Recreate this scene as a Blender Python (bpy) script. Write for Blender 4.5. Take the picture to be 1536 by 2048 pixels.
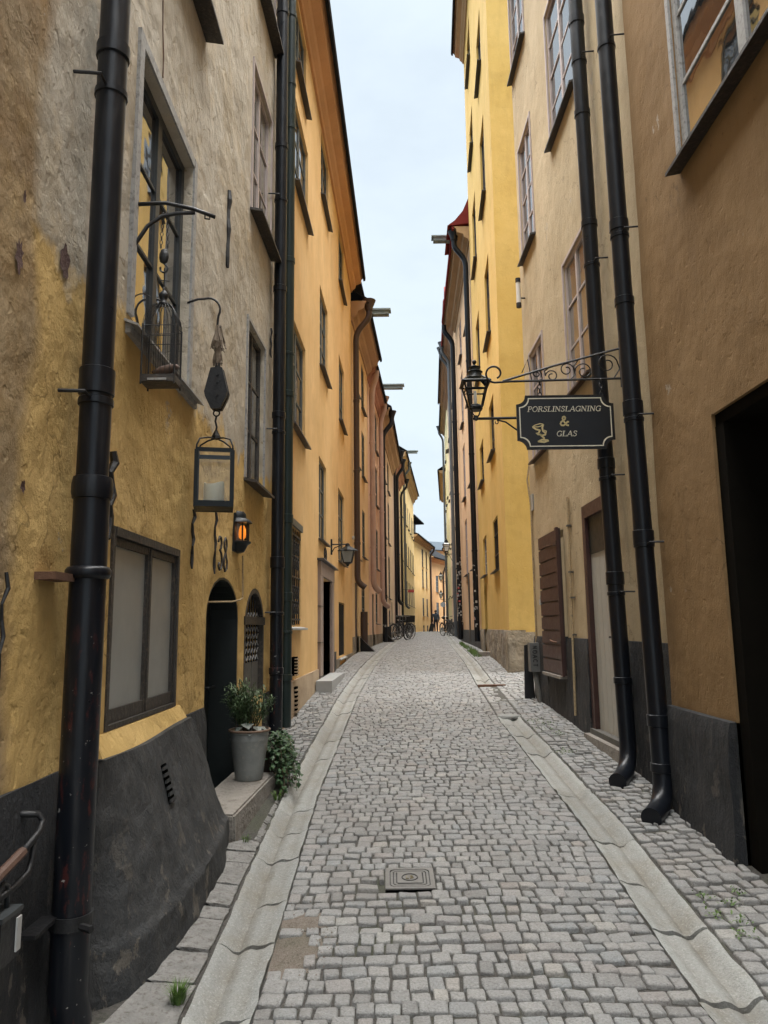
import bpy, bmesh, math, random
import numpy as np
from mathutils import Vector, noise as mnoise
R = math.radians
random.seed(7); rng = np.random.default_rng(7)
for o in list(bpy.data.objects): bpy.data.objects.remove(o)
S = bpy.context.scene; C = S.collection

# ------------------------------------------------------------------ camera, sky, sun, exposure
cd = bpy.data.cameras.new('camera'); cam = bpy.data.objects.new('camera', cd); C.objects.link(cam)
cd.sensor_fit = 'VERTICAL'; cd.sensor_height = 36; cd.lens = 36*1480/2048; cd.clip_start = .05; cd.clip_end = 1500
cam.location = (0, 0, 1.74)
from mathutils import Matrix
cam.rotation_euler = (Matrix.Rotation(R(90+8.87), 3, 'X') @ Matrix.Rotation(R(-.7), 3, 'Z')).to_euler()
S.camera = cam
EXPOSURE = 3.7
SUN_EL, SUN_AZ = 86, 20        # overcast: light comes from a broad bright zenith
world = bpy.data.worlds.new('World'); S.world = world; world.use_nodes = True
wn = world.node_tree; wn.nodes.clear()
def WN(t, **k):
    n = wn.nodes.new(t)
    for a, b in k.items(): setattr(n, a, b)
    return n
sky = WN('ShaderNodeTexSky', sky_type='NISHITA', sun_disc=False, sun_elevation=R(SUN_EL), sun_rotation=R(SUN_AZ), air_density=1.0, dust_density=2.0)
sc = WN('ShaderNodeVectorMath', operation='SCALE'); sc.inputs['Scale'].default_value = .017
tc = WN('ShaderNodeTexCoord'); mp = WN('ShaderNodeMapping'); mp.inputs['Scale'].default_value = (1.2, 1.2, 2.6)
cn = WN('ShaderNodeTexNoise'); cn.inputs['Scale'].default_value = 2.1; cn.inputs['Detail'].default_value = 7; cn.inputs['Roughness'].default_value = .55
cr = WN('ShaderNodeValToRGB'); cr.color_ramp.elements[0].position = .36; cr.color_ramp.elements[1].position = .56
cr.color_ramp.elements[0].color = (.0590, .0675, .0740, 1); cr.color_ramp.elements[1].color = (.0675, .0765, .0825, 1)
mx = WN('ShaderNodeMixRGB'); mx.inputs[0].default_value = .9
bg = WN('ShaderNodeBackground'); bg.inputs['Strength'].default_value = 1.0; wo = WN('ShaderNodeOutputWorld')
L = wn.links.new
L(sky.outputs[0], sc.inputs[0]); L(tc.outputs['Generated'], mp.inputs[0]); L(mp.outputs[0], cn.inputs['Vector']); L(cn.outputs['Fac'], cr.inputs[0])
L(sc.outputs[0], mx.inputs[1]); L(cr.outputs[0], mx.inputs[2]); L(mx.outputs[0], bg.inputs['Color']); L(bg.outputs[0], wo.inputs[0])
sd = bpy.data.lights.new('sun', 'SUN'); sun = bpy.data.objects.new('sun', sd); C.objects.link(sun)
sd.energy = 1.5; sd.angle = R(80); sd.color = (1, .985, .955)
_a, _e = R(SUN_AZ), R(SUN_EL)
sun.rotation_euler = Vector((math.sin(_a)*math.cos(_e), math.cos(_a)*math.cos(_e), math.sin(_e))).to_track_quat('Z', 'Y').to_euler()
vs = S.view_settings; vs.view_transform = 'Standard'; vs.look = 'None'; vs.gamma = 1; vs.exposure = EXPOSURE; vs.use_curve_mapping = False

# ------------------------------------------------------------------ materials
def nmat(name):
    m = bpy.data.materials.new(name); m.use_nodes = True
    nt = m.node_tree; b = nt.nodes['Principled BSDF']; return m, nt, b
def node(nt, t, ins=None, **k):
    n = nt.nodes.new(t)
    for a, b in k.items(): setattr(n, a, b)
    for a, v in (ins or {}).items():
        if hasattr(v, 'is_output') or isinstance(v, bpy.types.NodeSocket): nt.links.new(v, n.inputs[a])
        else: n.inputs[a].default_value = v
    return n
def c4(c): return (c[0], c[1], c[2], 1)
def position(nt, scale=(1, 1, 1), loc=(0, 0, 0), rot=(0, 0, 0)):
    g = node(nt, 'ShaderNodeNewGeometry')
    return node(nt, 'ShaderNodeMapping', {'Vector': g.outputs['Position'], 'Scale': scale, 'Location': loc, 'Rotation': rot}).outputs[0]
def noise(nt, vec, scale, detail=4, rough=.55, dist=0):
    return node(nt, 'ShaderNodeTexNoise', {'Vector': vec, 'Scale': scale, 'Detail': detail, 'Roughness': rough, 'Distortion': dist}).outputs['Fac']
def ramp(nt, fac, a, b, ca=(0, 0, 0), cb=(1, 1, 1)):
    r = node(nt, 'ShaderNodeValToRGB', {'Fac': fac}); e = r.color_ramp.elements
    e[0].position = a; e[1].position = b; e[0].color = c4(ca); e[1].color = c4(cb); return r.outputs['Color']
def mix(nt, fac, a, b, blend='MIX'):
    n = node(nt, 'ShaderNodeMixRGB', blend_type=blend)
    for i, v in ((0, fac), (1, a), (2, b)):
        if isinstance(v, bpy.types.NodeSocket): nt.links.new(v, n.inputs[i])
        else: n.inputs[i].default_value = v if i == 0 else c4(v)
    return n.outputs[0]
def math_(nt, op, a, b=0.0, clamp=False):
    n = node(nt, 'ShaderNodeMath', operation=op); n.use_clamp = clamp
    for i, v in ((0, a), (1, b)):
        if isinstance(v, bpy.types.NodeSocket): nt.links.new(v, n.inputs[i])
        else: n.inputs[i].default_value = v
    return n.outputs[0]
def bump(nt, b, h, strength, dist, prev=None):
    n = node(nt, 'ShaderNodeBump', {'Height': h, 'Strength': strength, 'Distance': dist})
    if prev is not None: nt.links.new(prev, n.inputs['Normal'])
    nt.links.new(n.outputs[0], b.inputs['Normal']); return n.outputs[0]
MATS = {}
def plaster(name, ca, cb, dirt=.35, rough_b=1.0, upper=None, zsplit=3.3, near=None, stain=None, trowel=1.0, wash=None):
    """lime plaster: two tones in clouds, rain streaks, fine grain; upper = second coat of paint above zsplit"""
    m, nt, b = nmat(name); p = position(nt)
    n1 = noise(nt, p, .9, 6, .62); n2 = noise(nt, p, 4.5, 5, .6)
    col = mix(nt, ramp(nt, n1, .36, .64), ca, cb)
    sepz = node(nt, 'ShaderNodeSeparateXYZ', {0: p})
    if upper:
        w = noise(nt, p, 1.6, 5, .65)
        zz = math_(nt, 'ADD', sepz.outputs[2], math_(nt, 'MULTIPLY', math_(nt, 'SUBTRACT', w, .5), .95))
        f = ramp(nt, math_(nt, 'SUBTRACT', zz, zsplit-.5), .46, .56)
        col = mix(nt, f, col, mix(nt, ramp(nt, n1, .35, .65), upper[0], upper[1]))
    if near:   # older, browner coat towards the near end of the wall (y below 3)
        w = noise(nt, p, 1.3, 4, .6)
        yy = math_(nt, 'ADD', sepz.outputs[1], math_(nt, 'MULTIPLY', math_(nt, 'SUBTRACT', w, .5), .5))
        f = ramp(nt, math_(nt, 'MULTIPLY', yy, .25), .655, .685, (1, 1, 1), (0, 0, 0))
        col = mix(nt, f, col, mix(nt, ramp(nt, noise(nt, p, 1.9, 5, .6), .4, .6), near[0], near[1]))
    st = noise(nt, position(nt, (2.2, 2.2, .42), (0, 0, 4)), 2.0, 6, .68)
    col = mix(nt, math_(nt, 'MULTIPLY', ramp(nt, st, .5, .78), dirt*.75), col, tuple(x*.55 for x in ca))
    lt = noise(nt, position(nt, (1.6, 1.6, 1.1), (3, 1, 2)), 2.4, 6, .7)
    col = mix(nt, math_(nt, 'MULTIPLY', ramp(nt, lt, .55, .75), dirt*.6), col, tuple(min(1, x*1.35+.02) for x in cb))
    col = mix(nt, math_(nt, 'MULTIPLY', ramp(nt, n2, .5, .8), .18), col, tuple(x*.6 for x in ca))
    if stain:  # rising damp band
        w = noise(nt, p, 3, 5, .65)
        zz = math_(nt, 'ADD', sepz.outputs[2], math_(nt, 'MULTIPLY', math_(nt, 'SUBTRACT', w, .5), .9))
        f = ramp(nt, math_(nt, 'MULTIPLY', zz, .25), stain[1]*.25-.06, stain[1]*.25+.06, (1, 1, 1), (0, 0, 0))
        col = mix(nt, math_(nt, 'MULTIPLY', f, .6), col, stain[0])
    patch = ramp(nt, noise(nt, position(nt, (1, 1, 1), (11, 2, 5)), .8, 7, .62), .545, .56)
    col = mix(nt, math_(nt, 'MULTIPLY', patch, .15), col, tuple(x*.72 for x in ca))
    if trowel >= .7:
        wv = node(nt, 'ShaderNodeVectorMath', {0: p, 1: node(nt, 'ShaderNodeTexNoise', {'Vector': p, 'Scale': 2.2, 'Detail': 5}).outputs['Color']}, operation='ADD').outputs[0]
        vo = node(nt, 'ShaderNodeTexVoronoi', {'Vector': wv, 'Scale': .95}, feature='DISTANCE_TO_EDGE').outputs['Distance']
        ck = math_(nt, 'MULTIPLY', ramp(nt, vo, .002, .006, (1, 1, 1), (0, 0, 0)), ramp(nt, noise(nt, position(nt, (1, 1, 1), (4, 8, 2)), .9, 3, .5), .5, .58))
        col = mix(nt, math_(nt, 'MULTIPLY', ck, .6), col, tuple(x*.3 for x in ca))
        fk = ramp(nt, noise(nt, position(nt, (1, 1, .8), (7, 1, 3)), 2.3, 8, .68), .675, .688)
        col = mix(nt, math_(nt, 'MULTIPLY', fk, .7), col, (.40, .35, .28))
    pits = ramp(nt, noise(nt, p, 9, 3, .5), .735, .76)
    col = mix(nt, math_(nt, 'MULTIPLY', pits, .5*min(1, trowel)), col, tuple(x*.35 for x in ca))
    nt.links.new(col, b.inputs['Base Color']); b.inputs['Roughness'].default_value = .92
    b.inputs['Specular IOR Level'].default_value = .2
    nb = bump(nt, b, noise(nt, p, 3.2, 3, .5), min(1, .5*trowel), .06*trowel)
    h1 = noise(nt, position(nt, (1.3, 2.1, .85), (0, 0, 0), (R(28), 0, 0)), 8, 6, .66)
    nb = bump(nt, b, h1, min(1, .34*trowel), .024*trowel, nb)
    nb = bump(nt, b, ramp(nt, noise(nt, p, 16, 2, .5), .62, .70), .35*trowel, -.008, nb)
    bump(nt, b, noise(nt, p, 70, 4, .7), .55*rough_b, .008, nb)
    MATS[name] = m; return m
def simple(name, col, rough=.6, metal=0, var=.25, scale=8, bmp=.0, bscale=60, spec=.5, dirtcol=None, bd=.01):
    m, nt, b = nmat(name); p = position(nt)
    n = noise(nt, p, scale, 5, .6)
    c = mix(nt, n, tuple(x*(1-var) for x in col), tuple(min(1, x*(1+var)) for x in col))
    if dirtcol: c = mix(nt, math_(nt, 'MULTIPLY', ramp(nt, noise(nt, p, scale*2.3, 6, .65), .52, .66), .7), c, dirtcol)
    nt.links.new(c, b.inputs['Base Color']); b.inputs['Metallic'].default_value = metal
    b.inputs['Specular IOR Level'].default_value = spec
    rr = math_(nt, 'ADD', math_(nt, 'MULTIPLY', noise(nt, p, scale*3, 4, .6), .3), rough-.15)
    nt.links.new(rr, b.inputs['Roughness'])
    if bmp: bump(nt, b, noise(nt, p, bscale, 4, .65), bmp, bd)
    MATS[name] = m; return m
M = MATS
plaster('ochre_plaster', (.54, .36, .13), (.64, .44, .18), .4, 1.3, upper=((.45, .40, .32), (.53, .48, .395)), zsplit=3.33, near=((.25, .16, .075), (.34, .255, .155)), trowel=1.5)
plaster('orange_plaster', (.63, .395, .165), (.70, .46, .21), .4, .7, trowel=.45)
plaster('tan_plaster', (.45, .355, .22), (.51, .41, .265), .45, .9, trowel=.8)
plaster('brown_plaster', (.245, .152, .070), (.285, .182, .088), .45, .9, trowel=.9)
plaster('yellow_plaster', (.57, .375, .105), (.62, .42, .135), .38, .8, trowel=.5)
plaster('peach_plaster', (.58, .38, .22), (.64, .45, .28), .3, .6, trowel=.3)
plaster('amber_plaster', (.66, .45, .235), (.72, .51, .28), .3, .6, trowel=.3)
plaster('red_plaster', (.66, .445, .30), (.72, .51, .36), .35, .6, trowel=.3)
plaster('pale_peach_plaster', (.70, .55, .385), (.76, .61, .44), .25, .5, trowel=.3)
plaster('rose_plaster', (.63, .48, .39), (.70, .55, .45), .3, .5, trowel=.3)
plaster('cream_plaster', (.68, .52, .26), (.72, .58, .34), .25, .5, trowel=.3)
plaster('pale_yellow_plaster', (.70, .62, .34), (.74, .67, .42), .2, .5, trowel=.3)
plaster('grey_plaster', (.40, .39, .35), (.48, .47, .43), .3, .5, trowel=.3)
plaster('far_orange_plaster', (.62, .385, .19), (.66, .44, .24), .2, .5, trowel=.3)
plaster('straw_plaster', (.66, .49, .22), (.70, .54, .28), .2, .5, trowel=.3)
plaster('brown_cornice', (.36, .23, .145), (.41, .265, .17), .2, .5, trowel=.2)
plaster('orange_cornice', (.50, .27, .13), (.55, .30, .15), .15, .5, trowel=.2)
plaster('red_cornice', (.37, .19, .135), (.42, .22, .16), .2, .5, trowel=.2)
plaster('tan_cornice', (.36, .24, .13), (.42, .28, .16), .2, .5, trowel=.2)
plaster('beige_plinth', (.36, .27, .18), (.44, .34, .23), .55, 1, trowel=1)
plaster('rubble_plinth', (.19, .165, .135), (.31, .26, .19), .7, 1.3, trowel=1.8)
def black_plinth(name, base=(.022, .023, .025)):
    m, nt, b = nmat(name); p = position(nt)
    n1 = noise(nt, p, 2.2, 6, .65)
    col = mix(nt, ramp(nt, n1, .35, .7), base, tuple(x*2.0 for x in base))
    g = noise(nt, position(nt, (6, 6, .8)), 3, 5, .6)
    col = mix(nt, math_(nt, 'MULTIPLY', ramp(nt, g, .5, .75), .5), col, (.085, .083, .078))
    sep = node(nt, 'ShaderNodeSeparateXYZ', {0: p})
    low = ramp(nt, sep.outputs[2], .4, 1.0, (1, 1, 1), (.06, .06, .06))
    chip = ramp(nt, noise(nt, position(nt, (1.5, 1.5, .9)), 4.6, 8, .72), .575, .59)
    col = mix(nt, math_(nt, 'MULTIPLY', chip, math_(nt, 'MULTIPLY', low, .6)), col, (.18, .158, .13))
    nt.links.new(col, b.inputs['Base Color']); b.inputs['Roughness'].default_value = .72; b.inputs['Specular IOR Level'].default_value = .3
    nb = bump(nt, b, noise(nt, position(nt, (1, 1, .6)), 9, 7, .7, .2), .9, .045)
    nb = bump(nt, b, noise(nt, p, 110, 3, .6), .4, .005, nb)
    bump(nt, b, chip, .5, .006, nb); MATS[name] = m
black_plinth('black_plinth')
black_plinth('slate_plinth', (.034, .035, .036))
def painted_pipe(name, base, worn=True):
    m, nt, b = nmat(name); p = position(nt)
    col = mix(nt, noise(nt, p, 3, 4, .6), tuple(x*.8 for x in base), tuple(x*1.25 for x in base))
    if worn:
        sep = node(nt, 'ShaderNodeSeparateXYZ', {0: p})
        low = ramp(nt, math_(nt, 'MULTIPLY', sep.outputs[2], .4), .55, .78, (1, 1, 1), (0, 0, 0))
        red = ramp(nt, noise(nt, position(nt, (4, 4, 1.3)), 5, 6, .7), .57, .62)
        col = mix(nt, math_(nt, 'MULTIPLY', red, math_(nt, 'MULTIPLY', low, .6)), col, (.085, .022, .018))
        wh = ramp(nt, noise(nt, p, 30, 4, .6), .67, .69)
        col = mix(nt, math_(nt, 'MULTIPLY', wh, math_(nt, 'MULTIPLY', low, .8)), col, (.35, .33, .31))
        col = mix(nt, math_(nt, 'MULTIPLY', ramp(nt, noise(nt, position(nt, (5, 5, .5)), 6, 5, .6), .5, .8), .35), col, (.06, .06, .06))
    nt.links.new(col, b.inputs['Base Color']); b.inputs['Specular IOR Level'].default_value = .3
    rr = math_(nt, 'ADD', math_(nt, 'MULTIPLY', noise(nt, p, 9, 4, .6), .25), .2)
    nt.links.new(rr, b.inputs['Roughness'])
    bump(nt, b, noise(nt, position(nt, (1, 1, .4)), 6, 2, .45), .22, .008); MATS[name] = m
painted_pipe('black_pipe', (.0065, .008, .0115))
painted_pipe('black_pipe_clean', (.0065, .008, .0115), False)
painted_pipe('green_pipe', (.018, .028, .026), False)
painted_pipe('brown_pipe', (.06, .04, .034), False)
painted_pipe('pink_pipe', (.42, .29, .24), False)
painted_pipe('grey_pipe', (.10, .11, .12), False)
simple('iron', (.010, .010, .011), .5, 0, .4, 12, .3, 60)
simple('lantern_metal', (.011, .014, .016), .42, 0, .3, 10, spec=.25)
simple('sill_zinc', (.05, .05, .052), .5, 0, .3, 6)
simple('sill_pale', (.36, .36, .35), .55, 0, .25, 6)
simple('frame_green', (.075, .085, .08), .5, 0, .2, 8)
simple('frame_dark', (.03, .034, .036), .5, 0, .3, 8)
simple('frame_mauve', (.44, .37, .35), .55, 0, .2, 9)
simple('frame_grey', (.33, .325, .315), .6, 0, .35, 14, .3, 40, dirtcol=(.13, .12, .105))
simple('frame_oldblack', (.035, .03, .026), .6, 0, .4, 14, .5, 40, dirtcol=(.10, .08, .06))
simple('maroon_wood', (.055, .024, .02), .5, 0, .25, 7, .15, 30)
simple('maroon_dark', (.035, .018, .016), .5, 0, .25, 7)
simple('door_black', (.010, .014, .014), .5, 0, .3, 6)
simple('door_pale', (.40, .385, .34), .6, 0, .12, 5)
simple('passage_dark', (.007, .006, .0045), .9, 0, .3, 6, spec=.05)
simple('door_brown', (.05, .032, .022), .55, 0, .3, 6)
simple('frosted_panel', (.235, .24, .225), .42, 0, .12, 2.2, .05, 30)
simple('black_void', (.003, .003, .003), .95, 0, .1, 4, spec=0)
simple('stone_portal', (.27, .205, .17), .8, 0, .22, 5, .3, 50)
simple('step_stone', (.25, .228, .20), .88, 0, .3, 7, .8, 22, dirtcol=(.13, .105, .085), bd=.03)
simple('kerb_rough', (.22, .213, .20), .9, 0, .45, 14, 1.0, 30, dirtcol=(.10, .085, .07), bd=.03)
simple('granite_step', (.30, .30, .29), .85, 0, .18, 7, .3, 70)
simple('roof_black', (.014, .015, .017), .85, 0, .3, 3, spec=.05)
simple('roof_red', (.17, .03, .028), .85, 0, .2, 3, spec=.05)
simple('roof_grey', (.05, .063, .076), .85, 0, .15, 3, spec=.05)
simple('hoist_wood', (.20, .235, .235), .7, 0, .2, 6)
simple('white_paint', (.72, .70, .66), .6, 0, .1, 6)
simple('conduit_pale', (.40, .30, .17), .7, 0, .3, 25, dirtcol=(.09, .10, .09))
simple('conduit_dark', (.10, .09, .075), .7, 0, .3, 25)
simple('box_grey', (.13, .13, .125), .6, 0, .2, 12)
simple('plate_grey', (.38, .38, .37), .5, 0, .15, 10)
simple('candle_wax', (.92, .87, .70), .5, 0, .06, 8)
simple('rope', (.22, .17, .125), .95, 0, .35, 60, .5, 200)
simple('bird_brown', (.13, .085, .065), .75, 0, .35, 30)
simple('sign_black', (.010, .013, .018), .42, 0, .2, 8)
simple('sign_cream', (.72, .68, .55), .5, 0, .1, 30)
simple('sign_gold', (.70, .58, .30), .45, 0, .1, 30)
simple('zinc_pot', (.25, .26, .25), .55, .25, .3, 9, .2, 50, dirtcol=(.33, .32, .29))
simple('pot_rim', (.17, .11, .075), .7, 0, .3, 20)
simple('soil', (.05, .038, .028), .95, 0, .4, 40, .6, 80)
simple('tyre', (.012, .012, .012), .7, 0, .2, 10)
simple('bike_black', (.015, .015, .017), .4, 0, .3, 10)
simple('bike_steel', (.32, .32, .32), .35, .8, .2, 10)
simple('crate_black', (.012, .013, .015), .6, 0, .3, 10)
simple('skin', (.50, .30, .21), .6, 0, .08, 10)
simple('sweater', (.055, .07, .095), .9, 0, .15, 20)
simple('trousers', (.018, .02, .03), .9, 0, .2, 20)
simple('hair', (.10, .055, .03), .8, 0, .3, 40)
simple('shoe', (.25, .25, .25), .7, 0, .2, 20)
simple('sticker_white', (.30, .30, .29), .6, 0, .2, 60)
simple('frosted_white', (.75, .76, .75), .4, 0, .05, 10)
simple('sticker_red', (.45, .06, .06), .6, 0, .2, 60)
simple('manhole_iron', (.16, .155, .145), .5, .3, .25, 25, .3, 90)
simple('manhole_dark', (.035, .034, .032), .7, .1, .25, 25)
simple('bare_brick', (.10, .055, .045), .95, 0, .5, 30, .9, 60)
simple('rust', (.12, .06, .035), .8, 0, .4, 25, .4, 80)
simple('rail_wood', (.09, .05, .035), .6, 0, .35, 14, .3, 60)
simple('brass', (.20, .17, .10), .5, .5, .3, 30)
simple('wood_board', (.10, .095, .085), .85, 0, .3, 12, .4, 40)
simple('blue_sign', (.55, .62, .70), .5, 0, .1, 10)
def glass(name, tint=(.012, .013, .014), ior=2.1, rough=.02):
    m, nt, b = nmat(name); b.inputs['Base Color'].default_value = c4(tint); b.inputs['Roughness'].default_value = rough; b.inputs['IOR'].default_value = ior
    bump(nt, b, noise(nt, position(nt), 2.6, 2, .4), .08, .03); MATS[name] = m
glass('pane', (.03, .031, .032), 5.0); glass('pane_beige', (.16, .145, .12), 2.6, .03); glass('pane_far', (.016, .018, .019), 1.5, .05)  # second glass has a beige tint, paler than the others
m, nt, b = nmat('lantern_glass'); _t = node(nt, 'ShaderNodeBsdfTransparent', {'Color': (.93, .95, .95, 1)}); _g = node(nt, 'ShaderNodeBsdfGlossy', {'Roughness': .06}); _f = node(nt, 'ShaderNodeFresnel', {'IOR': 1.45})
_x = node(nt, 'ShaderNodeMixShader', {0: _f.outputs[0], 1: _t.outputs[0], 2: _g.outputs[0]}); nt.links.new(_x.outputs[0], nt.nodes['Material Output'].inputs['Surface']); MATS['lantern_glass'] = m
m, nt, b = nmat('flame_bulb'); b.inputs['Base Color'].default_value = (.9, .35, .05, 1); b.inputs['Emission Color'].default_value = (1, .27, .03, 1); b.inputs['Emission Strength'].default_value = .075; MATS['flame_bulb'] = m
m, nt, b = nmat('clear_bulb'); b.inputs['Base Color'].default_value = (.8, .8, .78, 1); b.inputs['Roughness'].default_value = .2; MATS['clear_bulb'] = m
def stone_mat(name, src):
    """granite sett; tone per stone from the object (single setts) or from a vertex attribute (joined setts)"""
    m, nt, b = nmat(name); p = position(nt)
    if src == 'object': r = node(nt, 'ShaderNodeObjectInfo').outputs['Random']
    else: r = node(nt, 'ShaderNodeAttribute', attribute_name='tint').outputs['Fac']
    cr = node(nt, 'ShaderNodeValToRGB', {'Fac': r}); el = cr.color_ramp.elements
    cols = [(0, (.19, .188, .182)), (.15, (.245, .245, .239)), (.5, (.275, .275, .268)), (.72, (.295, .291, .279)), (.82, (.265, .250, .238)), (.9, (.25, .262, .264)), (.97, (.34, .33, .305)), (1, (.27, .248, .228))]
    el[0].position, el[0].color = 0, c4(cols[0][1]); el[1].position, el[1].color = 1, c4(cols[-1][1])
    for q, cc in cols[1:-1]: e = el.new(q); e.color = c4(cc)
    col = cr.outputs[0]
    sp = noise(nt, p, 95, 3, .75)
    col = mix(nt, math_(nt, 'MULTIPLY', ramp(nt, sp, .48, .68), .6), col, (.09, .088, .085))
    col = mix(nt, math_(nt, 'MULTIPLY', ramp(nt, noise(nt, position(nt, (1, 1, 1), (5, 3, 1)), 80, 3, .75), .54, .7), .3), col, (.52, .51, .49))
    col = mix(nt, math_(nt, 'MULTIPLY', ramp(nt, noise(nt, p, 24, 4, .65), .45, .7), .35), col, (.19, .18, .165))
    col = mix(nt, math_(nt, 'MULTIPLY', ramp(nt, noise(nt, p, 1.1, 5, .6), .45, .7), .28), col, (.17, .15, .13))
    nt.links.new(col, b.inputs['Base Color']); b.inputs['Roughness'].default_value = .78; b.inputs['Specular IOR Level'].default_value = .35
    nb = bump(nt, b, noise(nt, p, 26, 5, .65), .65, .018); bump(nt, b, noise(nt, p, 100, 3, .7), .6, .008, nb); MATS[name] = m
stone_mat('sett_single', 'object'); stone_mat('sett_joined', 'attr')
def ground_mat(name, a, b_, scale=60):
    m, nt, b = nmat(name); p = position(nt)
    col = mix(nt, ramp(nt, noise(nt, p, scale, 4, .7), .35, .65), a, b_)
    col = mix(nt, math_(nt, 'MULTIPLY', ramp(nt, noise(nt, p, 2.5, 4, .6), .5, .7), .35), col, (.06, .075, .03))
    nt.links.new(col, b.inputs['Base Color']); b.inputs['Roughness'].default_value = .95
    bump(nt, b, noise(nt, p, scale*1.5, 3, .7), .8, .01); MATS[name] = m
ground_mat('joint_soil', (.035, .033, .029), (.085, .078, .068)); ground_mat('gravel_sand', (.13, .105, .085), (.25, .215, .18), 130)
def gutter_mat():
    m, nt, b = nmat('gutter_granite'); p = position(nt)
    r = node(nt, 'ShaderNodeObjectInfo').outputs['Random']
    col = mix(nt, r, (.255, .26, .248), (.33, .335, .318))
    col = mix(nt, math_(nt, 'MULTIPLY', ramp(nt, noise(nt, p, 3.2, 5, .65), .48, .7), .55), col, (.22, .195, .15))
    at = node(nt, 'ShaderNodeAttribute', attribute_name='groove_tone').outputs['Fac']
    col = mix(nt, math_(nt, 'MULTIPLY', at, math_(nt, 'ADD', math_(nt, 'MULTIPLY', noise(nt, p, 5, 4, .6), 1.5), -.15)), col, (.16, .14, .11))  # darker, patchy tone along the two gutter grooves
    col = mix(nt, math_(nt, 'MULTIPLY', ramp(nt, noise(nt, p, 95, 3, .75), .48, .7), .55), col, (.12, .12, .11))
    col = mix(nt, math_(nt, 'MULTIPLY', ramp(nt, noise(nt, position(nt, (1, 1, 1), (2, 7, 1)), 80, 3, .75), .54, .7), .4), col, (.55, .55, .52))
    nt.links.new(col, b.inputs['Base Color']); b.inputs['Roughness'].default_value = .75; b.inputs['Specular IOR Level'].default_value = .35
    nb = bump(nt, b, noise(nt, p, 16, 5, .65), .6, .022); bump(nt, b, noise(nt, p, 100, 3, .7), .6, .007, nb); MATS['gutter_granite'] = m
gutter_mat()
def leaf_mat(name, a, b_, spec=.4, rough=.5):
    m, nt, b = nmat(name); p = position(nt)
    col = mix(nt, ramp(nt, noise(nt, p, 35, 3, .6), .35, .65), a, b_)
    nt.links.new(col, b.inputs['Base Color']); b.inputs['Roughness'].default_value = rough; b.inputs['Specular IOR Level'].default_value = spec
    MATS[name] = m
leaf_mat('leaf_feather', (.045, .085, .035), (.12, .17, .075)); leaf_mat('leaf_ivy', (.015, .045, .018), (.05, .095, .035), .3, .5); leaf_mat('leaf_silver', (.16, .18, .16), (.30, .32, .29))
leaf_mat('leaf_grass', (.05, .10, .02), (.12, .20, .045)); leaf_mat('stem', (.05, .04, .025), (.08, .065, .04)); leaf_mat('leaf_dry', (.14, .13, .05), (.17, .2, .07))

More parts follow.
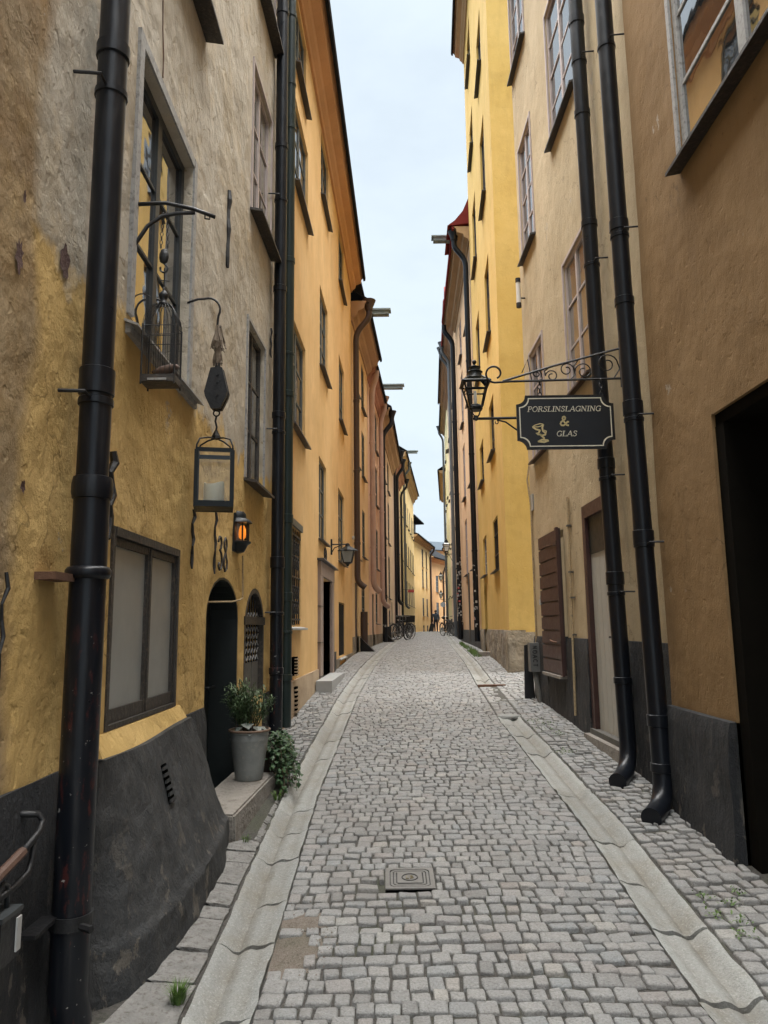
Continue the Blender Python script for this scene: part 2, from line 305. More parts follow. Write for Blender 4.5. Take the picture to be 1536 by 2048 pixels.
# ------------------------------------------------------------------ helpers
def tag(o, label=None, cat=None, group=None, kind=None):
    for k, v in (('label', label), ('category', cat), ('group', group), ('kind', kind)):
        if v: o[k] = v
    return o
def origin(o):
    v = Vector((0, 0, 0))
    while o is not None: v += o.location; o = o.parent
    return v
def empty(name, loc=(0, 0, 0), label=None, cat=None, group=None, kind=None):
    o = bpy.data.objects.new(name, None); C.objects.link(o); o.location = loc; o.empty_display_size = .1
    return tag(o, label, cat, group, kind)
class MB:
    def __init__(s): s.v = []; s.f = []
    def add(s, vs, fs):
        n = len(s.v); s.v += [tuple(p) for p in vs]; s.f += [tuple(i+n for i in f) for f in fs]; return s
    def hexa(s, p):   # 8 points: bottom ring 0-3, top ring 4-7
        return s.add(p, [(3, 2, 1, 0), (4, 5, 6, 7), (0, 1, 5, 4), (1, 2, 6, 5), (2, 3, 7, 6), (3, 0, 4, 7)])
    def box(s, x0, x1, y0, y1, z0, z1):
        return s.hexa([(x0, y0, z0), (x1, y0, z0), (x1, y1, z0), (x0, y1, z0), (x0, y0, z1), (x1, y0, z1), (x1, y1, z1), (x0, y1, z1)])
    def wbox(s, W, s0, s1, z0, z1, o0, o1, oz1=None):   # box on a wall; oz1 = (o0,o1) at the top
        a0, a1 = oz1 or (o0, o1)
        return s.hexa([W(s0, z0, o0), W(s0, z0, o1), W(s1, z0, o1), W(s1, z0, o0), W(s0, z1, a0), W(s0, z1, a1), W(s1, z1, a1), W(s1, z1, a0)])
    def tube(s, pts, r, n=8, cap=True, rs=None):
        pts = [Vector(p) for p in pts]; N = len(pts); rings = []
        t0 = (pts[1]-pts[0]).normalized(); up = Vector((0, 0, 1)) if abs(t0.z) < .9 else Vector((1, 0, 0))
        a = t0.cross(up).normalized()
        base = len(s.v)
        for i, p in enumerate(pts):
            t = (pts[min(i+1, N-1)]-pts[max(i-1, 0)])
            if t.length < 1e-9: t = t0
            t = t.normalized(); a = (a - t*a.dot(t))
            a = a.normalized() if a.length > 1e-6 else t.orthogonal().normalized()
            b = t.cross(a); rr = rs[i] if rs else r
            for k in range(n):
                q = 2*math.pi*k/n; s.v.append(tuple(p+a*(rr*math.cos(q))+b*(rr*math.sin(q))))
        for i in range(N-1):
            for k in range(n):
                k2 = (k+1) % n; s.f.append((base+i*n+k, base+i*n+k2, base+(i+1)*n+k2, base+(i+1)*n+k))
        if cap: s.f.append(tuple(base+k for k in range(n))[::-1]); s.f.append(tuple(base+(N-1)*n+k for k in range(n)))
        return s
    def lathe(s, prof, c, n=16, cap=True, ax=None, squash=(1, 1)):
        base = len(s.v)
        for r, z in prof:
            for k in range(n):
                q = 2*math.pi*k/n; s.v.append((c[0]+r*math.cos(q)*squash[0], c[1]+r*math.sin(q)*squash[1], c[2]+z))
        for i in range(len(prof)-1):
            for k in range(n):
                k2 = (k+1) % n; s.f.append((base+i*n+k, base+i*n+k2, base+(i+1)*n+k2, base+(i+1)*n+k))
        if cap:
            s.f.append(tuple(base+k for k in range(n))[::-1]); s.f.append(tuple(base+(len(prof)-1)*n+k for k in range(n)))
        return s
    def prism(s, poly, fn0, fn1):   # poly points -> fn0(p) near cap, fn1(p) far cap
        n = len(poly); return s.add([fn0(p) for p in poly]+[fn1(p) for p in poly], [tuple(range(n))[::-1], tuple(range(n, 2*n))]+[(i, (i+1) % n, n+(i+1) % n, n+i) for i in range(n)])
    def build(s, name, mat, parent=None, smooth=False, **tg):
        me = bpy.data.meshes.new(name); off = origin(parent) if parent else Vector((0, 0, 0))
        me.from_pydata([(a-off.x, b-off.y, c-off.z) for a, b, c in s.v], [], s.f)
        bm = bmesh.new(); bm.from_mesh(me); bmesh.ops.recalc_face_normals(bm, faces=bm.faces); bm.to_mesh(me); bm.free()
        if smooth:
            me.shade_smooth() if smooth is True else me.set_sharp_from_angle(angle=R(smooth))
            if smooth is not True: me.polygons.foreach_set('use_smooth', [True]*len(me.polygons))
        me.materials.append(MATS[mat]); o = bpy.data.objects.new(name, me); C.objects.link(o); o.parent = parent
        return tag(o, **tg)
def interp(pts):
    ys = [p[0] for p in pts]; xs = [p[1] for p in pts]
    return lambda y: float(np.interp(y, ys, xs))
def street_wall(pts, side):     # s runs along the street (world y), o = out from the wall
    f = interp(pts); return lambda s, z, o: (f(s)+side*o, s, z)
def plan_wall(A, B, flip=1):    # s = metres from A to B
    A = Vector(A); B = Vector(B); d = (B-A).normalized(); n = Vector((d.y, -d.x))*flip
    return lambda s, z, o: (A.x+d.x*s+n.x*o, A.y+d.y*s+n.y*o, z)
# ground profile: the lane climbs away from the viewer and dips beyond the crest
GY = np.array([-12, -4, 0, 3.3, 6, 9.2, 13, 17, 25, 35, 48, 62, 72, 90, 130.]); GZ = np.array([-.56, -.18, 0, .16, .37, .58, .79, .94, 1.08, 1.19, 1.28, 1.33, 1.28, .44, -1.46])
_h = np.diff(GY); _d = np.diff(GZ)/_h; _m = np.zeros(len(GY)); _m[0] = _d[0]; _m[-1] = _d[-1]
for i in range(1, len(GY)-1):
    if _d[i-1]*_d[i] > 0: w1 = 2*_h[i]+_h[i-1]; w2 = _h[i]+2*_h[i-1]; _m[i] = (w1+w2)/(w1/_d[i-1]+w2/_d[i])
def G(y):
    x = np.clip(np.asarray(y, float), -12, 130); i = np.clip(np.searchsorted(GY, x)-1, 0, len(GY)-2); t = (x-GY[i])/_h[i]
    return (2*t**3-3*t**2+1)*GZ[i]+(t**3-2*t**2+t)*_h[i]*_m[i]+(-2*t**3+3*t**2)*GZ[i+1]+(t**3-t**2)*_h[i]*_m[i+1]
def g(y): return float(G(y))
LX = [(-8, -1.36), (5.6, -1.36), (8.45, -1.25), (19.8, -.87), (24.5, -.53), (29.3, -.17), (39.5, .47), (48, 1.03), (65, 2.6)]
GLI = interp([(-8, -.57), (6.3, -.57), (9.1, -.49), (11.3, -.44), (13.5, -.35), (17.8, -.16), (26.3, .28), (47.9, 1.47), (68, 3.1)])
GRI = interp([(-8, 1.25), (3.3, 1.31), (5.3, 1.38), (9.4, 1.40), (12.7, 1.52), (17.5, 1.80), (25.7, 2.25), (46, 3.62), (68, 5.3)])
GW = .28
lwall = interp(LX)
RWALL = [(-8, 2.17), (5.8, 2.17), (5.81, 2.24), (11, 2.2), (14.2, 2.35), (22, 2.83), (29.5, 3.08), (35, 3.4), (44, 3.95), (53, 4.5), (66, 5.6)]
rwall = interp(RWALL)

# ------------------------------------------------------------------ ground, lane bed, setts, gutters
def sheet(name, xl, xr, y0, y1, nx, ny, zf, mat, **tg):
    mb = MB(); ys = np.linspace(y0, y1, ny+1)
    for y in ys:
        a, b_ = xl(y), xr(y)
        for k in range(nx+1): x = a+(b_-a)*k/nx; mb.v.append((x, y, zf(x, y)))
    for j in range(ny):
        for k in range(nx): i = j*(nx+1)+k; mb.f.append((i, i+1, i+nx+2, i+nx+1))
    return mb.build(name, mat, None, True, **tg)
sheet('ground', lambda y: -250, lambda y: 250, -12, 700, 2, 356, lambda x, y: g(y)-.16, 'joint_soil', kind='structure')
def crown(x, y):
    l, r = GLI(y), GRI(y); u = min(1, max(0, (x-l)/(r-l))); return .12*u*(1-u)
def side_r(x, y): return .012+.06*max(0, x-(GRI(y)+GW))
def side_l(x, y): return .012+.06*max(0, (GLI(y)-GW)-x)
street = sheet('street', lambda y: GLI(y)+.002, lambda y: GRI(y)-.002, -4, 68, 6, 216, lambda x, y: g(y)+crown(x, y)-.02, 'joint_soil', kind='structure')
walk_r = sheet('pavement_right', lambda y: GRI(y)+GW-.002 if not 9.6 < y < 12.6 else GRI(y)-.01, lambda y: rwall(y)+.1 if not 10.9 < y < 14.3 else 7.5, -4, 68, 4, 288, lambda x, y: g(y)+side_r(min(x, 3), y)-.02, 'joint_soil', kind='structure')
walk_l = sheet('pavement_left', lambda y: lwall(y)-.1, lambda y: GLI(y)-GW+.002, -4, 68, 3, 216, lambda x, y: g(y)+side_l(x, y)-.02, 'joint_soil', kind='structure')

def stone_template(nv):
    """unit sett: top at z=0, half-size 1 in x and y, skirt to z=-1"""
    out = []
    for _ in range(nv):
        pts = []
        for cx, cy in ((1, -1), (1, 1), (-1, 1), (-1, -1)):
            ch = rng.uniform(.06, .24, 2); jx, jy = rng.uniform(-.09, .05, 2)
            X, Y = cx*(1+jx), cy*(1+jy)
            a, b_ = (X, Y-cy*ch[0]), (X-cx*ch[1], Y)
            pts += [a, b_] if cx*cy > 0 else [b_, a]
        pts = np.array(pts); mid = []
        for i in range(8):
            mid.append(pts[i])
        pts = np.array(mid)
        pts *= (1+rng.uniform(-.035, .03, (8, 1)))
        tz = rng.uniform(-.12, .12, 8)
        rings = [np.c_[pts, -np.ones(8)], np.c_[pts*1.0, -.26+tz*.5], np.c_[pts*.955, -.08+tz*.6], np.c_[pts*.80, .0+tz*.5]]
        v = np.vstack(rings+[np.array([[rng.uniform(-.2, .2), rng.uniform(-.2, .2), rng.uniform(-.05, .1)]])])
        out.append(v)
    f = []
    for r in range(3):
        for k in range(8): k2 = (k+1) % 8; f.append((r*8+k, r*8+k2, (r+1)*8+k2, (r+1)*8+k))
    for k in range(8): f.append((24+k, 24+(k+1) % 8, 32))
    return out, f
TPL, TF = stone_template(30)
LOWT = np.array([(-1, -1, -1), (1, -1, -1), (1, 1, -1), (-1, 1, -1), (-.95, -.95, -.12), (.95, -.95, -.12), (.95, .95, -.12), (-.95, .95, -.12), (-.6, -.6, 0), (.6, -.6, 0), (.6, .6, 0), (-.6, .6, 0)], float)
LOWF = [(r*4+k, r*4+(k+1) % 4, r*4+4+(k+1) % 4, r*4+4+k) for r in range(2) for k in range(4)]+[(8, 9, 10, 11)]
TM = []
for t in TPL:
    me = bpy.data.meshes.new('cobblestone'); me.from_pydata([tuple(p) for p in t], [], TF); me.shade_smooth(); me.materials.append(MATS['sett_single']); TM.append(me)
def lay(parent, stones, zf, near, skip=None, hh=.035, lowfrom=24):
    """stones = (x, y, halfwidth, halflength, rot); the `near` test picks those that become objects of their own"""
    st = [s for s in stones if not (skip and skip(s[0], s[1], s[2], s[3]))]
    cand = [i for i, s in enumerate(st) if near(s[0], s[1])]
    cand.sort(key=lambda i: st[i][0]**2*.4+st[i][1]**2); single = set(cand[:300])
    V = [[], []]; F = [[], []]; T = [[], []]; n = [0, 0]
    for i, (x, y, w, l, rz) in enumerate(st):
        z = zf(x, y)+random.uniform(-.006, .004); tx, ty = random.gauss(0, .032), random.gauss(0, .032)
        sl = (g(y+.05)-g(y-.05))/.1
        if i in single:
            o = bpy.data.objects.new('cobblestone', random.choice(TM)); C.objects.link(o); o.parent = parent
            o.location = (x, y, z); o.rotation_euler = (math.atan(sl)+tx, ty, rz+random.choice((0, math.pi))); o.scale = (w, l, hh)
        else:
            low = y > lowfrom; t = LOWT if low else TPL[random.randrange(len(TPL))]; q = int(low)
            c, s_ = math.cos(rz), math.sin(rz); vx = t[:, 0]*w; vy = t[:, 1]*l
            X = x+vx*c-vy*s_; Y = y+vx*s_+vy*c; Z = z+t[:, 2]*hh+vy*(sl+tx)+vx*ty
            V[q].append(np.c_[X, Y, Z]); F[q].append(n[q]); T[q].append(np.full(len(t), random.random())); n[q] += len(t)
    vs = []; fs = []; ts = []; off = 0
    for q, (tf) in enumerate((TF, LOWF)):
        if not V[q]: continue
        vs.append(np.vstack(V[q])); ts.append(np.concatenate(T[q]))
        for b0 in F[q]: fs += [tuple(k+b0+off for k in f) for f in tf]
        off += n[q]
    me = bpy.data.meshes.new('cobblestones'); me.from_pydata(np.vstack(vs).tolist(), [], fs); me.shade_smooth()
    a = me.attributes.new('tint', 'FLOAT', 'POINT'); a.data.foreach_set('value', np.concatenate(ts).astype(np.float32))
    me.materials.append(MATS['sett_joined']); o = bpy.data.objects.new('cobblestones', me); C.objects.link(o); o.parent = parent; tag(o, kind='stuff')
def rows(xl, xr, y0, y1, pitch, wmin, wmax, gap, bow=0, wob=.012, skew=0):
    out = []; y = y0
    while y < y1:
        p = pitch*random.uniform(.84, 1.2); a, b_ = xl(y)+.005, xr(y)-.004; x = a
        ph = random.uniform(0, 6.28); am = random.uniform(.3, 1)*wob
        while x < b_-.02:
            w = random.uniform(wmin, wmax)
            if random.random() < .10: w *= .68
            elif random.random() < .10: w *= 1.3
            if b_-(x+w) < wmin*.55: w = b_-x
            w = min(w, b_-x); cx = x+w/2; u = (cx-a)/max(.01, b_-a)
            if w > .035 and x >= a-.06:
                yy = y+p/2+am*math.sin(cx*3.1+ph)+bow*(u-.5)**2+skew*(cx-a)+random.gauss(0, .004)
                gx, gy = gap*random.uniform(.3, 1.9), gap*random.uniform(.3, 1.9)
                out.append((cx, yy, max(.015, (w-gx)/2), max(.02, (p-gy)/2), random.gauss(0, .05)))
            x += w
        y += p
    return out
MH = (.125, 4.62, .145)   # manhole cover centre and half size
def skip_road(x, y, w, l):
    # worn patch with sand beside the left gutter
    return ((x+.50)/.10)**2+((y-3.86)/.17)**2 < 1 or ((x+.45)/.11)**2+((y-4.18)/.08)**2 < 1
def trim(st):
    x0, x1, y0, y1 = MH[0]-MH[2]-.006, MH[0]+MH[2]+.006, MH[1]-MH[2]-.006, MH[1]+MH[2]+.006; out = []
    for x, y, w, l, rz in st:
        if x+w > x0 and x-w < x1 and y+l > y0 and y-l < y1:
            opt = [(x0-(x-w), (x-w+x0)/2, y, (x0-x+w)/2, l), ((x+w)-x1, (x+w+x1)/2, y, (x+w-x1)/2, l), (y0-(y-l), x, (y-l+y0)/2, w, (y0-y+l)/2), ((y+l)-y1, x, (y+l+y1)/2, w, (y+l-y1)/2)]
            b_ = max(opt, key=lambda t: t[0]*(t[4] if t[3] != w else t[3]))
            if b_[0] > .025: out.append((b_[1], b_[2], b_[3], b_[4], 0))
        else: out.append((x, y, w, l, rz))
    return out
road_z = lambda x, y: g(y)+crown(x, y)
lay(street, trim(rows(GLI, GRI, 1.2, 67, .090, .068, .122, .0075, bow=.10)), road_z, lambda x, y: y > 3.12 and abs(x) < .56*y, skip_road)
inbut = interp([(3.2, -1.14), (3.58, -1.05), (4.14, -.97), (4.7, -.98), (5.2, -1.04), (5.25, -.93), (6.62, -.9), (6.64, lwall(6.64))])
def skip_l(x, y, w, l): return y < 6.66 or x < lwall(y)+.03
lay(walk_l, rows(lambda y: lwall(y)+.02, lambda y: GLI(y)-GW-.008, 6.6, 67, .090, .07, .105, .008), lambda x, y: g(y)+side_l(x, y), lambda x, y: y < 16, skip_l)
def alley_r(y): return rwall(y)-.02 if not 11.05 < y < 14.15 else 6.5
def skip_r(x, y, w, l): return (9.75 < y < 12.45 and x < GRI(y)+GW-.02) or (x > rwall(y)-.01 and not 11.05 < y < 14.15)
lay(walk_r, rows(lambda y: GRI(y)+GW+.008, alley_r, 1.5, 67, .096, .075, .118, .008, skew=.05)
    + [s for s in rows(lambda y: GRI(y)+.005, lambda y: GRI(y)+GW+.005, 9.72, 12.5, .1, .085, .12, .009)], lambda x, y: g(y)+(side_r(min(x, 3), y) if x > GRI(y)+GW else .004), lambda x, y: 3.3 < y < 12 and x < .56*y,
    lambda x, y, w, l: (x > rwall(y)-.03 and not 11.05 < y < 14.15) )
# kerb of odd stones between the buttress foot, the step and the left gutter
_y = 1.5; _k = []
while _y < 6.58:
    _n = min(6.6, _y+random.uniform(.11, .34)*(1 if _y < 5.2 else .6)); _k.append((_y, _n-.012)); _y = _n
for ya, yb in _k:
    mb = MB(); n = 4; top = []
    for k in range(n+1):
        y = ya+(yb-ya)*k/n; xi = (inbut(y) if y > 3.2 else -1.2)-.03; xo = GLI(y)-GW-.012+random.uniform(-.014, .004); z = g(y)+.014+random.uniform(-.008, .008)
        if y > 5.25: xi += .05; z -= .015
        top.append((xi, xo, y, z))
    for xi, xo, y, z in top: mb.v += [(xi, y, z+.012), ((xi+xo)/2, y, z+random.uniform(0, .01)), (xo, y, z-.004), (xo, y, z-.08)]
    for k in range(n):
        for q in range(3): i = k*4+q; mb.f.append((i, i+1, i+5, i+4))
    mb.f.append((0, 1, 2, 3)); mb.f.append(tuple(n*4+q for q in range(4)))
    mb.build('kerb_stone', 'kerb_rough', walk_l, 50)
def gutter(name, edge, sgn, joints, deep):
    """edge(y) = lane-side edge; sgn = direction away from the lane"""
    root = empty(name, (edge(joints[0][0]), joints[0][0], g(joints[0][0])), kind='structure')
    prof = [(0, .003), (.07, .0), (.18, -.012), (.29, -.015), (.40, -.013), (.51, -.020), (.62, -.034), (.72, -.030), (.84, -.008), (.93, .003), (1, .004)]
    for ya, yb in joints:
        mb = MB(); n = max(3, int((yb-ya)/.09)) if ya < 14 else 3; groove_tone = []; dz = random.uniform(-.005, .006); tw = random.uniform(-.004, .004)
        m = len(prof)
        for k in range(n+1):
            t = k/n; y = ya+.005+(yb-ya-.010)*t
            for q, (u, z) in enumerate(prof):
                jx = random.uniform(-.008, .005) if q in (0, m-1) else 0
                yy = y + ((-.022 if k == 0 else .010 if k == n else 0)*math.sin(u*math.pi*(1.3+.5*tw/.004)))*(-1)
                mb.v.append((edge(y)+sgn*(u*GW+jx), yy, g(y)+z*deep+dz+tw*(t-.5)*2+random.uniform(-.0025, .002)-(.006 if k in (0, n) else 0))); groove_tone.append(max(0, 1-abs(u-.62)/.28, .7-abs(u-.22)/.2))
        for k in range(n):
            for q in range(m-1): i = k*m+q; mb.f.append((i, i+1, i+m+1, i+m))
        # skirt
        b0 = len(mb.v); ring = [q for q in range(m)]+[k*m+m-1 for k in range(1, n+1)]+[n*m+q for q in range(m-2, -1, -1)]+[k*m for k in range(n-1, 0, -1)]
        for i in ring: x, y, z = mb.v[i]; mb.v.append((x, y, z-.1)); groove_tone.append(0)
        for i in range(len(ring)): j = (i+1) % len(ring); mb.f.append((ring[i], ring[j], b0+j, b0+i))
        o = mb.build('gutter_stone', 'gutter_granite', root, 35)
        a = o.data.attributes.new('groove_tone', 'FLOAT', 'POINT'); a.data.foreach_set('value', groove_tone)
    return root
def run(marks, y1, lo, hi):
    j = list(zip(marks[:-1], marks[1:])); y = marks[-1]
    while y < y1: n = y+random.uniform(lo, hi); j.append((y, n)); y = n
    return j
gutter('gutter_left', GLI, -1, run([1.6, 2.5, 3.33, 3.95, 4.42, 5.02, 5.5, 6.0, 6.9], 66, .7, 1.15), 1.35)
gutter('gutter_right', GRI, 1, [(1.9, 2.7)]+run([2.7, 3.42, 4.05, 4.63, 5.25, 6.28], 6, 1, 1)[:]+[(6.28, 6.42), (6.42, 7.7), (7.7, 8.6), (8.6, 9.25), (9.25, 9.66)]+run([12.5, 13.4], 66, .8, 1.2), 1.35)
mb = MB(); mb.lathe([(.155, -.12), (.155, -.004), (.145, .008), (.10, .012), (0, .013)], (GRI(9.7)+.15, 9.72, g(9.7)), 18, True, None, (1, .75)); mb.build('gutter_end_stone', 'gutter_granite', walk_r, True)
# sand in the worn patch and a low granite threshold in the right pavement
mb = MB(); N = 26
for cx0, cy0, ra_, rb_ in ((-.48, 3.86, .14, .24), (-.44, 4.18, .15, .11)):
    b0 = len(mb.v); mb.v.append((cx0, cy0, g(cy0)+crown(cx0, cy0)+.001))
    for k in range(N):
        q = 2*math.pi*k/N; rr = 1+random.uniform(-.15, .15); x, y = max(GLI(4)+.006, cx0+ra_*rr*math.cos(q)), cy0+rb_*rr*math.sin(q); mb.v.append((x, y, g(y)+crown(x, y)-.014))
    mb.f += [(b0, b0+1+k, b0+1+(k+1) % N) for k in range(N)]
for k in range(420):
    a = random.uniform(0, 6.28); x, y = -.46+.15*random.gauss(0, .6), 3.95+.24*random.gauss(0, .7); e = random.uniform(.002, .006)
    if x < GLI(y)+.01: continue
    z = g(y)+crown(x, y)-.004; mb.add([(x-e, y-e, z), (x+e, y-e*.6, z), (x, y+e, z), (x, y, z+e*1.4)], [(0, 1, 3), (1, 2, 3), (2, 0, 3)])
tag(mb.build('sand_patch', 'gravel_sand', None, True), kind='stuff')

# ------------------------------------------------------------------ building parts
def nz(x, y, z, s=1.0): return mnoise.noise(Vector((x*s, y*s, z*s)))
def rough_wall(amp, seed=0):
    return lambda s, z: amp*(nz(s, seed, z, .9)*.6+nz(s, seed+7, z, 2.3)*.3+nz(s, seed+3, z*.6, 6)*.13)
def wall_part(root, W, s0, s1, z0, z1, openings, mat, name='wall', depth=.22, cell=None, disp=None, arches=(), ends=(True, True), back=4.0, inner=None):
    """front with real openings, reveals, end walls; openings = (s0,s1,z0,z1)"""
    ss = {s0, s1}; zs = {z0, z1}
    for a, b_, c, d in openings:
        ss |= {max(s0, a), min(s1, b_)}; zs |= {max(z0, c), min(z1, d)}
    def fill(v):
        v = sorted(v); out = []
        for a, b_ in zip(v[:-1], v[1:]):
            n = max(1, int(math.ceil((b_-a)/cell))) if cell else 1
            out += [a+(b_-a)*k/n for k in range(n)]
        return out+[v[-1]]
    ss, zs = fill(ss), fill(zs); mb = MB(); idx = {}; D = disp or (lambda s, z: 0)
    def V(i, j, o=None):
        k = (i, j, o)
        if k not in idx: idx[k] = len(mb.v); mb.v.append(W(ss[i], zs[j], D(ss[i], zs[j]) if o is None else o))
        return idx[k]
    ns, nzv = len(ss)-1, len(zs)-1; hole = set()
    for i in range(ns):
        for j in range(nzv):
            cs, cz = (ss[i]+ss[i+1])/2, (zs[j]+zs[j+1])/2
            if any(a < cs < b_ and c < cz < d for a, b_, c, d in openings): hole.add((i, j))
    for i in range(ns):
        for j in range(nzv):
            if (i, j) not in hole: mb.f.append((V(i, j), V(i+1, j), V(i+1, j+1), V(i, j+1))); continue
            for di, dj, e in ((-1, 0, ((i, j), (i, j+1))), (1, 0, ((i+1, j), (i+1, j+1))), (0, -1, ((i, j), (i+1, j))), (0, 1, ((i, j+1), (i+1, j+1)))):
                if (i+di, j+dj) in hole or not (0 <= i+di < ns and 0 <= j+dj < nzv): continue
                mb.f.append((V(*e[0]), V(*e[1]), V(*e[1], -depth), V(*e[0], -depth)))
    for a, b_, top, rise in arches:      # round the top corners of an opening
        c = (a+b_)/2; n = 10; hw = (b_-a)/2
        arc = [(c-hw*math.cos(math.pi*k/n), top-rise+rise*math.sin(math.pi*k/n)) for k in range(n+1)]
        for k in range(n):
            p, q = arc[k], arc[k+1]; e = (a if k < n/2 else b_, top)
            mb.add([W(e[0], e[1], D(*e)), W(*p, D(*p)), W(*q, D(*q))], [(0, 1, 2)])
            mb.add([W(*p, D(*p)), W(*q, D(*q)), W(*q, -depth), W(*p, -depth)], [(0, 1, 2, 3)])
    for e, i in ((0, 0), (1, ns)):
        if not ends[e]: continue
        for j in range(nzv): mb.f.append((V(i, j), V(i, j+1), V(i, j+1, -back), V(i, j, -back)))
    return mb.build(name, mat, root, 40)
def window(root, W, s0, s1, z0, z1, o=-.1, nx=2, nz_=3, fw=.045, bar=.022, fm='frame_green', pm='pane', sill='sill_zinc', casing=None, cw=.06, sl=.07, mull=None, so=.05):
    """window (frame mesh) > pane per light, sill, casing"""
    mb = MB(); t = .04
    def bx(a, b_, c, d, o0, o1): mb.wbox(W, a, b_, c, d, o0, o1)
    bx(s0, s0+fw, z0, z1, o-t, o); bx(s1-fw, s1, z0, z1, o-t, o); bx(s0+fw, s1-fw, z0, z0+fw, o-t, o-.002); bx(s0+fw, s1-fw, z1-fw, z1, o-t, o-.002)
    a, b_, c, d = s0+fw, s1-fw, z0+fw, z1-fw; mw = mull if mull else fw*1.3
    cols = []
    if nx == 1: cols = [(a, b_)]
    else:
        w = (b_-a-mw*(nx-1))/nx
        for k in range(nx):
            cols.append((a+k*(w+mw), a+k*(w+mw)+w))
            if k: bx(a+k*(w+mw)-mw, a+k*(w+mw), c, d, o-t, o-.001)
    h = (d-c-bar*(nz_-1))/nz_
    for k in range(1, nz_):
        for x0, x1 in cols: bx(x0, x1, c+k*(h+bar)-bar, c+k*(h+bar), o-t*.8, o-.008)
    win = mb.build('window', fm, root)
    for x0, x1 in cols:
        for k in range(nz_):
            zz = c+k*(h+bar); tw = random.uniform(-.004, .004)
            MB().wbox(W, x0-.004, x1+.004, zz-.004, zz+h+.004, o-t*.62, o-t*.5, (o-t*.62+tw, o-t*.5+tw)).build('pane', random.choice(pm) if isinstance(pm, (list, tuple)) else pm, win)
    if sill:
        m2 = MB(); m2.hexa([W(s0-so, z0-.035, .0-.01), W(s0-so, z0-.06, sl), W(s1+so, z0-.06, sl), W(s1+so, z0-.035, -.01), W(s0-so, z0-.004, o), W(s0-so, z0-.035, sl), W(s1+so, z0-.035, sl), W(s1+so, z0-.004, o)])
        m2.build('sill', sill, win)
    if casing:
        m2 = MB(); q = .018; e = max(o, 0)
        m2.wbox(W, s0-cw, s0-.001, z0-.002, z1+cw, e-.03, e+q); m2.wbox(W, s1+.001, s1+cw, z0-.002, z1+cw, e-.03, e+q); m2.wbox(W, s0-.001, s1+.001, z1+.001, z1+cw, e-.03, e+q-.003)
        m2.build('casing', casing, win)
    return win
def plank_door(root, W, s0, s1, z0, z1, o, mat, n=4, handle='brass', arch=0):
    mb = MB(); mb.wbox(W, s0, s1, z0, z1, o-.05, o-.015); d = mb.build('door', mat, root); w = (s1-s0)/n
    for k in range(n): MB().wbox(W, s0+k*w+.004, s0+(k+1)*w-.004, z0+.01, z1-.01, o-.016, o).build('plank', mat, d)
    if handle: MB().tube([W(s0+.08, z0+.95, o), W(s0+.08, z0+.95, o+.05), W(s0+.18, z0+.95, o+.05)], .01, 6).build('handle', handle, d)
    return d
def extrude_s(W, prof, s0, s1, n=1):
    mb = MB()
    for k in range(n): mb.prism(prof, lambda p, a=s0+(s1-s0)*k/n: W(a, p[1], p[0]), lambda p, b_=s0+(s1-s0)*(k+1)/n: W(b_, p[1], p[0]))
    return mb
def cornice(root, W, s0, s1, z, out, h, mat, roof='roof_black', rise=2.4, back=3.2):
    pr = [(-.05, z), (.04, z), (.06, z+h*.15), (out*.35, z+h*.28), (out*.42, z+h*.5), (out*.8, z+h*.62), (out*.85, z+h*.85), (out, z+h), (-.05, z+h)]
    extrude_s(W, pr, s0+.002, s1-.002).build('cornice', mat, root)
    rp = [(out+.05, z+h+.004), (out+.05, z+h+.06), (-back, z+h+rise+.06), (-back, z+h+rise)]
    r_ = extrude_s(W, rp, s0, s1).build('roof', roof, root)
    extrude_s(W, [(out+.0, z+h-.09), (out+.055, z+h-.08), (out+.07, z+h-.002), (out+.01, z+h-.002)], s0, s1).build('roof_gutter', roof, r_)
    # back slope so the roof closes
    extrude_s(W, [(-back, z+h+rise), (-back, z+h+rise+.06), (-2*back, z+h), (-2*back, z+h-.06)], s0, s1).build('back_slope', roof, r_)
def plinth(root, W, s0, s1, z0, z1, o, mat, gaps=(), cell=.12, amp=.012, slope=.02, seed=3):
    """projecting base course, cut where doors and windows stand"""
    segs = [(s0, s1)]
    for a, b_ in gaps: segs = [t for x, y in segs for t in ((x, min(y, a)), (max(x, b_), y)) if t[1]-t[0] > .02]
    out = []
    for a, b_ in segs:
        mb = MB(); ns = max(1, int((b_-a)/cell)); nv = max(2, int((z1-z0)/cell)) if cell < 1 else 2
        for i in range(ns+1):
            s = a+(b_-a)*i/ns
            for j in range(nv+1):
                t = j/nv; zb = max(z0, g(s)-.1) if False else z0
                z = zb+(z1-zb)*t; oo = o+slope*(1-t)+amp*(nz(s, seed, z, 3)+.5*nz(s, seed, z, 8))-(.012 if j == nv else 0); mb.v.append(W(s, z, oo))
            mb.v.append(W(s, z1+.006, -.05))
        m = nv+2
        for i in range(ns):
            for j in range(nv+1): k = i*m+j; mb.f.append((k, k+1, k+m+1, k+m))
        for i in (0, ns):
            b0 = len(mb.v); s = a+(b_-a)*i/ns; mb.v += [W(s, z0, -.3), W(s, z1, -.3)]
            mb.f.append(tuple([i*m+j for j in range(nv+1)]+[b0+1, b0]))
        out.append(mb.build('plinth', mat, root, 40))
    return out
def ring_collar(p, r, h, par, mat, n=16): MB().lathe([(r, -h/2), (r+.006, -h/2+.004), (r+.006, h/2-.004), (r, h/2)], p, n, False).build('pipe_collar', mat, par, 40)
